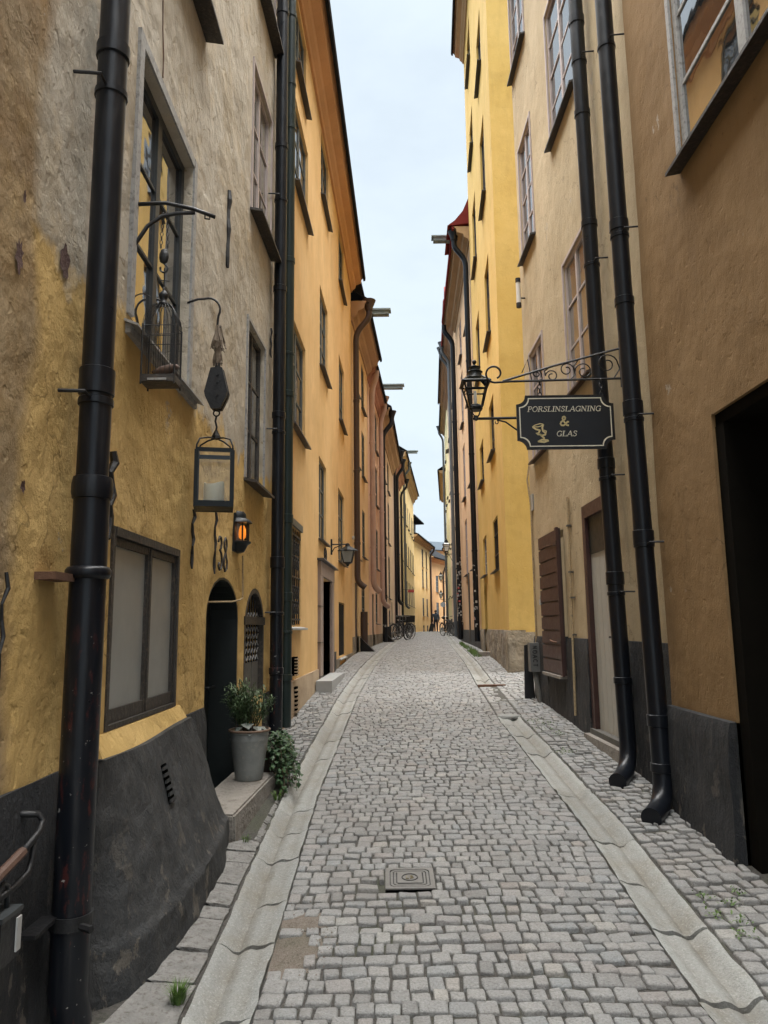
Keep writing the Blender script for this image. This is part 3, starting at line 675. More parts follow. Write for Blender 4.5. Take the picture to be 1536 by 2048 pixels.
def downpipe(root, pts, r, mat, collars=(), brackets=(), wall_o=None, n=16, smoothcurve=True):
    """pts top to bottom; collars/brackets by height along the vertical run"""
    P = [Vector(p) for p in pts]; out = []
    for i, p in enumerate(P):     # round the bends
        if 0 < i < len(P)-1:
            a, b_ = (P[i-1]-p), (P[i+1]-p); k = min(.24, a.length*.48, b_.length*.62)
            if a.normalized().dot(b_.normalized()) > -.999:
                p0, p1 = p+a.normalized()*k, p+b_.normalized()*k
                out += [p0*(1-t)**2+p*2*t*(1-t)+p1*t*t for t in (0, .25, .5, .75, 1)]; continue
        out.append(p)
    d = MB().tube(out, r, n).build('downpipe', mat, root, 45)
    def at(z):
        for a, b_ in zip(P[:-1], P[1:]):
            if min(a.z, b_.z) <= z <= max(a.z, b_.z) and abs(a.z-b_.z) > .5: return a+(b_-a)*((z-a.z)/(b_.z-a.z))
    for c in collars:
        p = at(c if not isinstance(c, tuple) else c[0])
        if p is not None: ring_collar(p, r+.003, .07 if not isinstance(c, tuple) else c[1], d, mat)
    for z, dy in brackets:
        p = at(z)
        if p is None: continue
        sx = 1 if wall_o > p.x else -1
        mb = MB().tube([(p.x, p.y+dy*r*.8, z), (p.x, p.y+dy*(r+.06), z+.012), (wall_o+sx*.02, p.y+dy*(r+.075), z+.012)], .008, 6); mb.build('pipe_bracket', 'iron', d)
        ring_collar(Vector((p.x, p.y, z)), r+.002, .035, d, mat)
    return d

# ================================================================== LEFT 1: ochre house no. 38
WL1 = street_wall(LX, 1)
h1 = empty('ochre_house', (-1.36, 3, g(3)), 'ochre and grey-beige plaster house with black sloping base, number 38', 'house')
ops = [(3.80, 4.93, 3.42, 5.06), (6.93, 7.90, 5.95, 7.62), (6.86, 7.68, 3.16, 4.74), (3.95, 5.15, 6.36, 8.0), (7.08, 8.0, 8.64, 10.2), (3.95, 5.1, 9.3, 10.9),
       (3.66, 4.87, 1.26, 2.26), (5.66, 6.70, -.3, 2.17), (6.93, 7.83, 1.07, 2.14)]
rw1 = rough_wall(.030, 1.3)
def disp1(s, z):
    e = 1.0
    for a, b_, c, d in ops:
        ds = max(a-s, 0, s-b_); dz = max(c-z, 0, z-d); e = min(e, max(ds, dz)/.25)
    return rw1(s, z)*min(1, .25+.75*e)
wall_part(h1, WL1, -1.5, 8.45, -1, 11.2, ops, 'ochre_plaster', depth=.28, cell=.11, disp=disp1, arches=[(5.66, 6.70, 2.17, .34), (6.93, 7.83, 2.14, .40)])
cornice(h1, WL1, -1.5, 8.45, 11.2, .4, .5, 'tan_cornice')
plinth(h1, WL1, -1.5, 5.66, -1, 1.17, .022, 'black_plinth', gaps=[(3.4, 5.0)])
plinth(h1, WL1, 6.70, 8.45, -1, 1.08, .02, 'black_plinth', gaps=[(6.93, 7.83)])
# upper casement window: pale worn casing, dark recessed casements
w = window(h1, WL1, 3.80, 4.93, 3.42, 5.06, -.06, 2, 3, .06, .018, 'frame_dark', 'pane', None, 'frame_grey', .07, mull=.075)
m2 = MB(); m2.hexa([WL1(3.70, 3.365, -.02), WL1(3.70, 3.33, .075), WL1(5.14, 3.33, .075), WL1(5.14, 3.365, -.02), WL1(3.70, 3.415, -.1), WL1(3.70, 3.342, .075), WL1(5.14, 3.342, .075), WL1(5.14, 3.415, -.1)]); m2.build('sill', 'sill_pale', w)
m2 = MB(); m2.wbox(WL1, 3.72, 5.12, 3.30, 3.362, -.02, .03); m2.build('sill_board', 'frame_grey', w)
window(h1, WL1, 6.93, 7.90, 5.95, 7.62, -.03, 2, 3, .04, .022, 'frame_mauve', 'pane_beige', 'frame_oldblack', 'frame_mauve', .03, sl=.13)
window(h1, WL1, 6.86, 7.68, 3.16, 4.74, -.04, 2, 3, .04, .022, 'frame_oldblack', 'pane', 'frame_oldblack', 'frame_grey', .035, sl=.12)
window(h1, WL1, 3.95, 5.15, 6.36, 8.0, -.04, 2, 3, .05, .022, 'frame_grey', 'pane', 'frame_oldblack', 'frame_grey', .05, sl=.14)
window(h1, WL1, 7.08, 8.0, 8.64, 10.2, -.03, 2, 3, .04, .022, 'frame_mauve', 'pane_beige', 'frame_oldblack', 'frame_mauve', .03, sl=.13)
window(h1, WL1, 3.95, 5.1, 9.3, 10.9, -.04, 2, 3, .05, .022, 'frame_grey', 'pane', 'frame_oldblack', None, sl=.14)
# low window closed with two frosted boards
lw = MB(); lw.wbox(WL1, 3.66, 3.695, 1.26, 2.26, -.1, .012); lw.wbox(WL1, 4.835, 4.87, 1.26, 2.26, -.1, .012); lw.wbox(WL1, 3.695, 4.835, 2.215, 2.26, -.1, .015); lw.wbox(WL1, 3.695, 4.835, 1.26, 1.285, -.1, .012)
lwo = lw.build('window', 'frame_oldblack', h1)
for a, b_ in ((3.70, 4.288), (4.312, 4.83)):
    f = MB(); f.wbox(WL1, a, a+.028, 1.288, 2.21, -.045, -.004); f.wbox(WL1, b_-.028, b_, 1.288, 2.21, -.045, -.004); f.wbox(WL1, a+.028, b_-.028, 1.288, 1.355, -.045, -.006); f.wbox(WL1, a+.028, b_-.028, 2.17, 2.21, -.045, -.006)
    f.build('casement', 'frame_oldblack', lwo)
    MB().wbox(WL1, a+.025, b_-.025, 1.35, 2.175, -.032, -.022).build('pane', 'frosted_panel', lwo)
    for zz in (1.42, 2.08): MB().tube([WL1(a+.01 if a < 4 else b_-.01, zz, -.01), WL1(a+.01 if a < 4 else b_-.01, zz+.05, -.01)], .011, 6).build('hinge', 'iron', lwo)
MB().wbox(WL1, 4.287, 4.313, 1.31, 2.18, -.05, .004).build('mullion', 'frame_oldblack', lwo)
m2 = MB(); m2.hexa([WL1(3.49, 1.13, -.02), WL1(3.49, 1.13, .085), WL1(4.985, 1.13, .085), WL1(4.985, 1.13, -.02), WL1(3.52, 1.262, -.06), WL1(3.52, 1.255, .014), WL1(4.96, 1.255, .014), WL1(4.96, 1.262, -.06)]); m2.build('sill', 'ochre_plaster', lwo)
# sloping black buttress under that window, bulging in plan
BOUT = interp([(3.30, .04), (3.38, .17), (3.46, .245), (3.6, .29), (3.9, .335), (4.2, .36), (4.7, .36), (5.27, .305)])
bt = MB(); ns, nv = 70, 44
def but(t, q):        # t along, q up
    s0_, s1_ = 3.30+.16*q**1.2, 5.27-.27*q; s = s0_+(s1_-s0_)*t; zt = 1.165-.012*math.sin(t*5); zb = g(s)-.06
    z = zb+(zt-zb)*q; base = BOUT(3.30+(5.27-3.30)*t); tt = max(0, (q-.27)/.73); o = base*(1-.03*min(q/.27, 1))*(1-tt**.9)+.092*tt**.9-(.016 if q > .28 else 0)*(1-tt)+.010*nz(s, 4, z, 2.2)+.010*nz(s, 9, z, 5)+.007*nz(s, 2, z, 13)
    return WL1(s, z, max(.03, o))
for i in range(ns+1):
    for j in range(nv+1): bt.v.append(but(i/ns, j/nv))
m = nv+1
for i in range(ns):
    for j in range(nv): k = i*m+j; bt.f.append((k, k+1, k+m+1, k+m))
for i in (0, ns):
    b0 = len(bt.v)
    for j in range(nv+1): x, y, z = bt.v[i*m+j]; bt.v.append((-1.42, y+(.05 if i == 0 else -.0), z))
    for j in range(nv): k = i*m+j; bt.f.append((k, k+1, b0+j+1, b0+j))
b0 = len(bt.v)
for i in range(ns+1): x, y, z = bt.v[i*m+nv]; bt.v.append((-1.42, y, z))
for i in range(ns): bt.f.append((i*m+nv, (i+1)*m+nv, b0+i+1, b0+i))
but_o = bt.build('buttress', 'slate_plinth', h1, 45)
# slotted vent set in the buttress
vent = MB(); P0 = Vector(but(.47, .66)); P1 = Vector(but(.47, .86)); up = (P1-P0).normalized(); al = Vector((0, 1, 0)); nn = al.cross(up).normalized()
if nn.x < 0: nn = -nn
L0 = (P1-P0).length; vm = MB()
def vp(a, u, o): return tuple(P0+al*a+up*u+nn*o)
vm.hexa([vp(-.045, 0, -.03), vp(.045, 0, -.03), vp(.045, L0, -.03), vp(-.045, L0, -.03), vp(-.045, 0, .008), vp(.045, 0, .008), vp(.045, L0, .008), vp(-.045, L0, .008)])
vo = vm.build('vent', 'black_void', but_o)
for k in range(6):
    u = L0*(k+.15)/6; sl = MB(); sl.hexa([vp(-.05, u, .004), vp(.05, u, .004), vp(.05, u+.017, .010), vp(-.05, u+.017, .010), vp(-.05, u, .016), vp(.05, u, .016), vp(.05, u+.02, .020), vp(-.05, u+.02, .020)]); sl.build('louvre', 'slate_plinth', h1)
vo.parent = but_o
# arched doorway 38: dark door deep in the wall
MB().wbox(WL1, 5.66, 6.70, -.3, 2.17, -.31, -.285).build('door_recess', 'black_void', h1)
d38 = plank_door(h1, WL1, 5.70, 6.66, .46, 2.12, -.24, 'door_black', 2, None)
for k in range(3):
    for q in range(3 if k < 2 else 1):
        MB().wbox(WL1, 5.86+.04*(q if k < 2 else 1), 5.885+.04*(q if k < 2 else 1), 1.50-.04*k, 1.525-.04*k, -.241, -.232).build('grille_stud', 'brass', d38)
MB().tube([WL1(6.45, 1.25, -.23), WL1(6.45, 1.25, -.18), WL1(6.6, 1.25, -.18)], .012, 6).build('handle', 'iron', d38)
lin = MB(); lin.wbox(WL1, 6.68, 6.699, -.3, 1.84, -.28, -.004); lin.wbox(WL1, 5.661, 5.68, -.3, 1.84, -.28, -.004)
_a = [(6.18-.519*math.cos(math.pi*k/12), 1.83+.338*math.sin(math.pi*k/12)) for k in range(13)]; _b = [(6.18-.50*math.cos(math.pi*k/12), 1.83+.318*math.sin(math.pi*k/12)) for k in range(13)]
for k in range(12): lin.hexa([WL1(*_a[k], -.28), WL1(*_a[k+1], -.28), WL1(*_b[k+1], -.28), WL1(*_b[k], -.28), WL1(*_a[k], -.004), WL1(*_a[k+1], -.004), WL1(*_b[k+1], -.004), WL1(*_b[k], -.004)])
lin.build('door_lining', 'door_black', h1)
# arched iron-grated window
gw = MB(); n = 14; c_, hw = 7.38, .45
arc = [(c_-hw*math.cos(math.pi*k/n), 1.74+.40*math.sin(math.pi*k/n)) for k in range(n+1)]
arci = [(c_-(hw-.05)*math.cos(math.pi*k/n), 1.74+.35*math.sin(math.pi*k/n)) for k in range(n+1)]
full, fulli = [(6.93, 1.07)]+arc+[(7.83, 1.07)], [(6.98, 1.07)]+arci+[(7.78, 1.07)]
for k in range(len(full)-1): a, b_, c2, d2 = full[k], full[k+1], fulli[k+1], fulli[k]; gw.hexa([WL1(*a, -.06), WL1(*b_, -.06), WL1(*c2, -.06), WL1(*d2, -.06), WL1(*a, .004), WL1(*b_, .004), WL1(*c2, .004), WL1(*d2, .004)])
gwo = gw.build('window', 'frame_oldblack', h1)
MB().wbox(WL1, 6.94, 7.82, 1.07, 2.12, -.2, -.19).build('pane', 'pane_far', gwo)
for k in range(7):
    s = 7.04+.113*k; zt = 1.74+.35*math.sqrt(max(0, 1-((s-c_)/.41)**2)); MB().tube([WL1(s, 1.42, -.05), WL1(s, zt, -.05)], .0085, 6).build('bar', 'iron', gwo)
for r_ in range(7):
    MB().tube([WL1(7.0+.76*k/22, 1.46+.07*r_+.024*math.sin(k*math.pi/1.9+r_*math.pi), -.042) for k in range(23)], .006, 5).build('lattice_strip', 'frame_grey', gwo)
for k in range(5): MB().wbox(WL1, 6.99+.157*k, 7.14+.157*k, 1.08, 1.42, -.06, -.042+.004*(k % 2)).build('board', 'wood_board', gwo)
MB().wbox(WL1, 6.92, 7.84, 1.78, 1.86, -.03, .014).build('cross_strap', 'iron', gwo)
# plaster anchors (black iron ties) on the facade
for s, za, zb, ph, w_ in ((5.98, 4.82, 5.54, .0, .024), (3.58, 2.18, 2.62, .03, .02), (5.15, 2.16, 2.58, .03, .012), (5.80, 2.17, 2.66, .02, .011), (2.62, 1.5, 1.95, .02, .007), (7.95, 4.75, 5.1, 0, .012)):
    mb = MB(); k = 8; mb.tube([WL1(s+ph*math.sin(i*2.2)*.6-.01*i/k, zb+(za-zb)*i/k, .02+.006*math.sin(i*1.7)) for i in range(k+1)], w_, 6, True, [w_*(.55+.6*abs(math.sin(i*1.1+.6))) for i in range(k+1)])
    mb.build('wall_tie', 'iron', h1)
mb = MB(); mb.tube([WL1(4.14+.02*math.sin(i*.9), 6.6-.16*i, disp1(4.14, 6.6-.16*i)+.004) for i in range(10)], .004, 5); mb.build('cable', 'rust', h1)
for s, z, a, b_ in ((2.58, 3.13, .03, .065), (2.60, 3.38, .010, .03), (2.96, 3.30, .04, .07), (2.72, 2.28, .018, .03)):
    mb = MB(); N = 18; mb.v.append(WL1(s, z, disp1(s, z)+.003))
    for k in range(N): t = 6.283*k/N; u = random.uniform(.55, 1.3); mb.v.append(WL1(s+a*u*math.cos(t), z+b_*u*math.sin(t), disp1(s+a*u*math.cos(t), z+b_*u*math.sin(t))+.008))
    mb.f = [(0, 1+k, 1+(k+1) % N) for k in range(N)]; mb.build('bare_patch', 'bare_brick', h1, True)
# number 38 in bent iron
for pts in ([(6.10, 2.42), (6.13, 2.46), (6.18, 2.46), (6.205, 2.42), (6.19, 2.385), (6.15, 2.365), (6.20, 2.345), (6.225, 2.29), (6.20, 2.235), (6.15, 2.225), (6.115, 2.25), (6.135, 2.275)],
            [(6.34, 2.365), (6.295, 2.40), (6.29, 2.44), (6.33, 2.47), (6.375, 2.45), (6.375, 2.41), (6.34, 2.365), (6.295, 2.32), (6.285, 2.265), (6.33, 2.225), (6.385, 2.245), (6.395, 2.30), (6.34, 2.365)]):
    MB().tube([WL1((a-6.1)*.95+5.84, (b_-2.225)*1.12+2.21, .034) for a, b_ in pts], .009, 6).build('house_number', 'frame_oldblack', h1, True)
# pipes of this house
painted = 'black_pipe'
p = downpipe(h1, [(-1.245, 3.1, 11.3), (-1.245, 3.1, 2.30)], .066, painted, [4.42, (2.81, .12), 5.9, 7.4], [(4.20, -1), (2.72, -1), (6.6, -1), (8.5, -1)], -1.36, 20)
low = MB().lathe([(.0735, 1.98-.17), (.0735, .0), (.0735, .2)], (-1.242, 3.1, .30), 20, False)
low = MB(); low.tube([(-1.242, 3.1, 2.36), (-1.242, 3.1, 1.2), (-1.242, 3.1, .36), (-1.225, 3.12, .24)], .0735, 20); lowp = low.build('downpipe', painted, h1, 45)
for z, hh, e in ((2.34, .10, .010), (1.98, .055, .018)):
    MB().lathe([(.07, -hh/2), (.0745+e*.5, -hh/2+.004), (.0745+e, -hh*.2), (.0745+e, hh*.2), (.0745+e*.5, hh/2-.004), (.07, hh/2)], (-1.242, 3.1, z), 20, False).build('pipe_collar', painted, lowp, 40)
MB().lathe([(.074, -.025), (.082, -.025), (.082, .025), (.074, .025)], (-1.242, 3.1, .63), 20, False).build('pipe_collar', 'iron', lowp, 40)
MB().wbox(WL1, 2.86, 3.05, .645, .66, .0, .09).build('pipe_bracket', 'iron', lowp); MB().wbox(WL1, 2.86, 3.04, 1.94, 1.97, .0, .09).build('pipe_bracket', 'rust', lowp)
MB().tube([(-1.17, 3.02, .63), (-1.12, 2.99, .63)], .014, 6).build('bolt', 'iron', lowp)
downpipe(h1, [(-1.165, 8.02, 11.3), (-1.165, 8.02, .62)], .07, painted, [1.3, (2.45, .12), 4.1, 5.6, 7.4, 9.2], [(1.9, -1), (3.9, -1), (6.7, -1), (9.4, -1)], -1.27, 16)
# electric cable from lamp down to the door
MB().tube([WL1(6.70, 2.40, .03), WL1(6.72, 2.10, .03), WL1(6.72, 2.02, .03), WL1(6.66, 2.0, .02), WL1(6.4, 1.975, .012), WL1(5.7, 1.95, -.05)], .008, 6).build('cable', 'conduit_pale', h1)

# ================================================================== LEFT 2: orange house with deep cornice
WL2 = street_wall(LX, 1)
h2 = empty('orange_house', (-1.25, 8.5, g(8.5)), 'bright orange plaster house with heavy cornice and stone door surround', 'house')
A = [(9.42, 10.8, 4.45, 5.95), (9.6, 11.0, 8.02, 9.35), (9.6, 10.75, 9.88, 11.05), (9.2, 10.42, 1.78, 3.08)]
B = [(12.75, 14.0, 9.78, 11.1), (12.6, 13.85, 6.4, 7.9), (12.5, 13.6, 3.27, 4.7)]
Cc = [(16.2, 17.5, 9.78, 11.12), (16.2, 17.5, 6.43, 7.95), (15.95, 17.45, 3.2, 4.8), (16.02, 17.45, 1.12, 2.3)]
door2 = (12.75, 14.25, -.5, 2.62)
wall_part(h2, WL2, 8.452, 19.8, -.5, 11.25, A+B+Cc+[door2], 'orange_plaster', depth=.2, cell=.6)
cornice(h2, WL2, 8.452, 19.8, 11.15, .36, .42, 'orange_cornice')
for (a, b_, c2, d2) in A[:3]+B+Cc[:3]: window(h2, WL2, a, b_, c2, d2, -.042, 2, 3, .06, .03, 'frame_green', 'pane', 'sill_zinc', sl=.09)
gwin = window(h2, WL2, *A[3], -.075, 2, 2, .05, .025, 'frame_green', 'pane_far', 'sill_pale', sl=.1)
MB().wbox(WL2, 9.18, 10.44, 3.081, 3.17, -.14, .03).build('lintel', 'frame_green', gwin)
s_ = 9.25
for k in range(7):
    s_ = 9.28+.175*k; MB().tube([WL2(s_, 1.8, -.012), WL2(s_, 3.06, -.012)], .009, 5).build('bar', 'iron', gwin)
for k in range(6):
    for zc in (2.02, 2.22, 2.62, 2.82):
        cs = 9.365+.175*k; MB().tube([WL2(cs+(.035+.02*math.cos(t))*math.sin(t*2.0), zc+.085*math.cos(t), -.008) for t in np.linspace(0, math.pi*2, 13)], .0065, 4).build('scroll', 'iron', gwin)
for zc in (1.86, 2.42, 2.98): MB().wbox(WL2, 9.22, 10.4, zc-.012, zc+.012, -.02, .004).build('rail', 'iron', gwin)
gw3 = window(h2, WL2, *Cc[3], -.07, 1, 1, .06, .02, 'frame_green', 'pane_far', 'sill_pale', sl=.06)
for k in range(8): MB().tube([WL2(16.12+.17*k, 1.15, -.02), WL2(16.12+.17*k, 2.27, -.02)], .012, 5).build('bar', 'iron', gw3)
# stone door surround, lintel, hood, threshold steps
por = MB(); por.wbox(WL2, 12.36, 12.75, .45, 2.62, -.2, .05); ps = por.build('door_surround', 'stone_portal', h2)
for a, b_, c2, d2, oo in ((14.25, 14.60, .45, 2.62, .05), (12.36, 14.60, 2.622, 2.86, .055)): MB().wbox(WL2, a, b_, c2, d2, -.2, oo).build('surround_block', 'stone_portal', h2)
for z in (.95, 1.5, 2.1): MB().wbox(WL2, 12.34, 12.76, z, z+.012, -.19, .056).build('joint', 'frame_oldblack', ps)
MB().wbox(WL2, 12.28, 14.68, 2.865, 2.90, -.02, .13, (-.02, .11)).build('hood', 'sill_zinc', h2)
d2_ = plank_door(h2, WL2, 12.75, 14.25, .86, 2.62, -.19, 'door_brown', 5)
mb = MB(); mb.wbox(WL2, 11.75, 13.9, .5, .93, .05, .30); tag(mb.build('door_step', 'granite_step', h2))
mb = MB(); mb.tube([WL2(13.4+.17*math.cos(t), 3.03+.12*math.sin(t)+.02, .012) for t in np.linspace(0, 2*math.pi, 18)], .012, 6); mb.build('number_plate', 'sill_zinc', h2)
for pts in ([(13.30, 3.10), (13.36, 3.12), (13.38, 3.08), (13.33, 3.055), (13.39, 3.02), (13.35, 2.985), (13.29, 2.99)], [(13.50, 3.11), (13.44, 3.06), (13.44, 3.01), (13.48, 2.985), (13.52, 3.01), (13.50, 3.05), (13.45, 3.04)]): MB().tube([WL2(a, b_, .015) for a, b_ in pts], .009, 5).build('house_number', 'frame_oldblack', h2)
plinth(h2, WL2, 8.452, 12.36, 0, 1.08, .03, 'beige_plinth', cell=.2); plinth(h2, WL2, 14.6, 19.8, 0, 1.10, .03, 'rubble_plinth', cell=.3, gaps=[(16.02, 17.45)])
for za, zb, w_ in ((1.14, 1.38, .12), (.68, 1.0, .15)):
    v = MB(); v.wbox(WL2, 9.68, 9.68+w_, za, zb, .0, .062); v_ = v.build('vent', 'black_void', h2)
    for k in range(6): MB().wbox(WL2, 9.66, 9.70+w_, za+(zb-za)*(k+.1)/6, za+(zb-za)*(k+.5)/6, .04, .075).build('louvre', 'beige_plinth', v_)
downpipe(h2, [(-.72, 8.5, 11.55), (-.74, 8.5, 11.3), (-1.13, 8.5, 10.9), (-1.13, 8.5, .66)], .068, 'green_pipe', [1.2, (2.1, .1), (3.0, .1), 4.5, 6.2, 8.0, 9.6, 10.4], [(1.7, 1), (5.0, 1), (8.6, 1)], -1.25, 16)
MB().tube([WL2(8.62, 11.1, .05), WL2(8.62, 9.5, .05)], .02, 6).build('cable', 'grey_pipe', h2)
mb = MB(); mb.wbox(WL2, 14.72, 14.98, .72, 1.28, .03, .05); mb.build('wall_hatch', 'iron', h2)
MB().tube([WL2(14.8, .86, .06), WL2(14.85, .86, .16), WL2(15.0, .84, .16)], .03, 8).build('water_tap', 'rust', h2)
MB().lathe([(.03, 0), (.035, .05), (.03, .09)], WL2(19.2, 4.02, .08), 8).build('wall_camera', 'plate_grey', h2)

# ================================================================== LEFT far row
def far_house(name, label, W, s0, s1, z1, mat, cm, out, wins=(), plm='rubble_plinth', plz=1.5, roof='roof_black', doors=(), corn_h=.45, fm='frame_green', pm='pane_far', group='houses further up the lane', rise=2.4, z0=0, sl=.1, o=-.02, nxz=(2, 3)):
    c = W((s0+s1)/2, 0, 0); r = empty(name, (c[0], c[1], 0), label, 'house', group)
    wall_part(r, W, s0, s1, z0-.5, z1+.1, list(wins)+list(doors), mat, depth=.15, cell=1.2)
    for a in wins: window(r, W, *a, o, nxz[0], nxz[1], .05, .03, fm, pm, 'sill_zinc', sl=sl)
    for a in doors: plank_door(r, W, a[0], a[1], max(a[2], g(W(a[0], 0, 0)[1])+.04), a[3], -.04, 'door_brown', 3)
    cornice(r, W, s0, s1, z1, out, corn_h, cm, roof, rise)
    if plm: plinth(r, W, s0, s1, z0-.5, plz, .03, plm, gaps=[(a[0], a[1]) for a in doors], cell=1.2)
    return r
def hopper(root, p, r, mat): MB().lathe([(r*.55, -.3), (r*.6, -.22), (r, -.03), (r*1.05, 0), (r*.9, .01)], p, 10).build('rain_hopper', mat, root, 40)
def gooseneck(root, W, s, ztop, out, r, mat, zbot, shoe=None, hop=True, collars=()):
    pts = [W(s, ztop+.35, out), W(s, ztop+.1, out), W(s, ztop-.35, r+.04), W(s, zbot, r+.04)]
    if shoe: pts += [W(s+shoe[0], zbot-.15, shoe[1])]
    d = downpipe(root, pts, r, mat, collars, (), None, 10)
    if hop: hopper(root, W(s, ztop+.62, out), .19, mat)
    return d
def hoist_beam(root, W, s, z, ln, mat='hoist_wood', w_=.11):
    a = W(s-w_, z, -.3); mb = MB(); mb.wbox(W, s-w_, s+w_, z, z+.12, -.3, ln); mb.wbox(W, s-w_*1.4, s+w_*1.4, z+.122, z+.17, -.3, ln+.06)
    return mb.build('hoist_beam', mat, root)
WL = street_wall(LX, 1)
rows3 = [(2.0, 3.0)]
ha = far_house('amber_house', 'narrow amber plaster house with brown cornice beside the orange house', WL, 19.8, 24.5, 10.3, 'amber_plaster', 'brown_cornice', .46,
    [(20.6, 21.5, z, z+1.5) for z in (3.7, 6.4, 8.6)]+[(22.5, 23.4, z, z+1.45) for z in (3.9, 6.4, 8.6)]+[(22.2, 23.2, 1.9, 3.1)], doors=[(20.4, 21.3, .5, 3.0)], corn_h=.6)
gooseneck(ha, WL, 19.95, 10.35, .50, .085, 'brown_pipe', 2.95, (.0, .34), collars=(4, 6, 8)); hoist_beam(ha, WL, 21, 10.98, 1.0)
MB().wbox(WL, 21.0, 24.4, 10.75, 12.4, -.9, -.35).build('dormer', 'amber_plaster', ha); MB().wbox(WL, 20.9, 24.45, 12.4, 12.5, -1.0, .1).build('dormer_roof', 'roof_black', ha)
downpipe(ha, [WL(21.9, 2.2, .1), WL(21.9, .8, .1)], .11, 'brown_pipe', (), (), None, 10)
hb = far_house('red_house', 'narrow terracotta red house with pink downpipes', WL, 24.5, 29.3, 10.2, 'red_plaster', 'red_cornice', .34,
    [(25.2, 26.0, z, z+1.5) for z in (3.9, 6.3, 8.4)]+[(27.4, 28.3, z, z+1.5) for z in (3.9, 6.3, 8.4)]+[(27.0, 27.9, 1.9, 3.0)], doors=[(25.6, 26.5, .5, 2.9)])
gooseneck(hb, WL, 24.7, 10.25, .3, .10, 'pink_pipe', 3.1, (.3, .3), hop=False, collars=(4.4, 6.2, 8)); gooseneck(hb, WL, 28.6, 10.25, .3, .095, 'pink_pipe', 2.7, (.5, .3), collars=(4.4, 6.2, 8)); hoist_beam(hb, WL, 28.3, 11.1, 1.05)
hc = far_house('pale_peach_house', 'pale peach plaster house behind the nearest parked bicycles', WL, 29.3, 39.5, 9.9, 'pale_peach_plaster', 'tan_cornice', .48,
    [(s, s+1.3, z, z+2.0) for s in (31.8, 34.8) for z in (3.1, 5.7)]+[(s, s+1.3, 8.2, 9.7) for s in (31.8, 34.8)]+[(31.8, 33.0, 1.5, 2.55), (34.8, 36, 1.5, 2.55)], doors=[(37.0, 38.0, .6, 3.0)], corn_h=.75)
gooseneck(hc, WL, 29.6, 9.95, .52, .10, 'black_pipe', 1.2, None, collars=(3, 5, 7))
hd = far_house('rose_house', 'narrow dull rose house with red-brown cornice', WL, 39.5, 48, 10.6, 'rose_plaster', 'red_cornice', .42, [(s, s+1.0, z, z+1.6) for s in (41, 44.5) for z in (3.6, 6.2, 8.5)]+[(43, 44, 1.7, 2.8)], doors=[(45.2, 46.4, .7, 3.2)], corn_h=.7)
gooseneck(hd, WL, 39.8, 10.7, .5, .075, 'black_pipe', 1.4, None); gooseneck(hd, WL, 41.8, 10.7, .5, .10, 'black_pipe', 3.2, (.3, .3)); gooseneck(hd, WL, 47.6, 10.7, .5, .075, 'black_pipe', 1.4, None)
he = far_house('cream_house', 'tall cream yellow house with many windows beyond the bicycles', WL, 48, 65, 12.5, 'cream_plaster', 'tan_cornice', .5, [(s, s+1.15, z, z+1.7) for s in (49.2, 51.6, 54, 56.4, 58.8, 61.2, 63.2) for z in (3.4, 6.2, 9.2)]+[(s, s+1.0, 1.7, 2.6) for s in (50, 54, 56.4, 59, 61.2, 63.2)], pm='pane', corn_h=.8, plm='slate_plinth', plz=1.9)
gooseneck(he, WL, 51.0, 12.6, .5, .08, 'grey_pipe', 3.2, (.4, .3)); hoist_beam(he, WL, 48.6, 13.3, 1.2)
MB().wbox(WL, 49, 54, 13.3, 16.0, -2.4, -.9).build('dormer', 'roof_black', he); MB().wbox(WL, 48.9, 54.1, 16.0, 16.12, -2.5, -.75).build('dormer_roof', 'roof_grey', he)
MB().wbox(WL, 56, 60, 13.3, 15.0, -1.6, -.8).build('dormer', 'roof_black', he)
# houses where the lane bends away to the right
WB1 = plan_wall((2.5, 66.5), (4.75, 78)); WB2 = plan_wall((4.72, 78.2), (8.6, 89)); WB3 = plan_wall((5.2, 104), (12, 108))
n1 = (Vector((4.75, 78))-Vector((2.5, 66.5))).length
hf = far_house('straw_house', 'straw yellow house with dark hipped roof at the bend of the lane', WB1, 0, n1, 9.6, 'straw_plaster', 'tan_cornice', .55, [(s, s+1.0, z, z+1.75) for s in (6.0, 8.7) for z in (2.8, 5.6, 8.0-.4)]+[(s, s+1.0, .9, 1.9) for s in (6.0, 8.7)], plm=None, rise=1.3, fm='frame_oldblack')
d = downpipe(hf, [WB1(n1-.1, 10.1, .55), WB1(n1-.1, 9.7, .5), WB1(n1-.1, 9.2, .1), WB1(n1-.1, .8, .1)], .11, 'brown_pipe', (), (), None, 8)
MB().wbox(WB1, 3.5, 9, 10.9, 12.2, -2.2, -1.0).build('dormer', 'roof_black', hf); MB().wbox(WB1, 3.2, 9.4, 12.2, 12.34, -2.6, -.2).build('dormer_roof', 'roof_black', hf)
for k in range(4): MB().wbox(WB1, 4.0+1.4*k, 4.5+1.4*k, 11.0, 12.1, -1.0, -.97).build('dormer_window', 'white_paint', hf)
n2 = (Vector((8.6, 89))-Vector((4.72, 78.2))).length
hg = far_house('tangerine_house', 'tangerine orange house with black roof at the end of the view', WB2, 0, n2, 8.6, 'far_orange_plaster', 'orange_cornice', .5, [(s, s+1.0, z, z+1.75) for s in (2.4, 6.4, 9) for z in (2.6, 5.5)], plm=None, rise=2.2, fm='frame_green')
downpipe(hg, [WB2(5.2, 9.1, .5), WB2(5.2, 8.6, .45), WB2(5.2, 7.7, .1), WB2(5.2, .6, .1)], .1, 'brown_pipe', (), (), None, 8)
MB().wbox(WB2, 2.0, 3.4, 9.6, 10.9, -1.4, -.7).build('dormer', 'roof_black', hg)
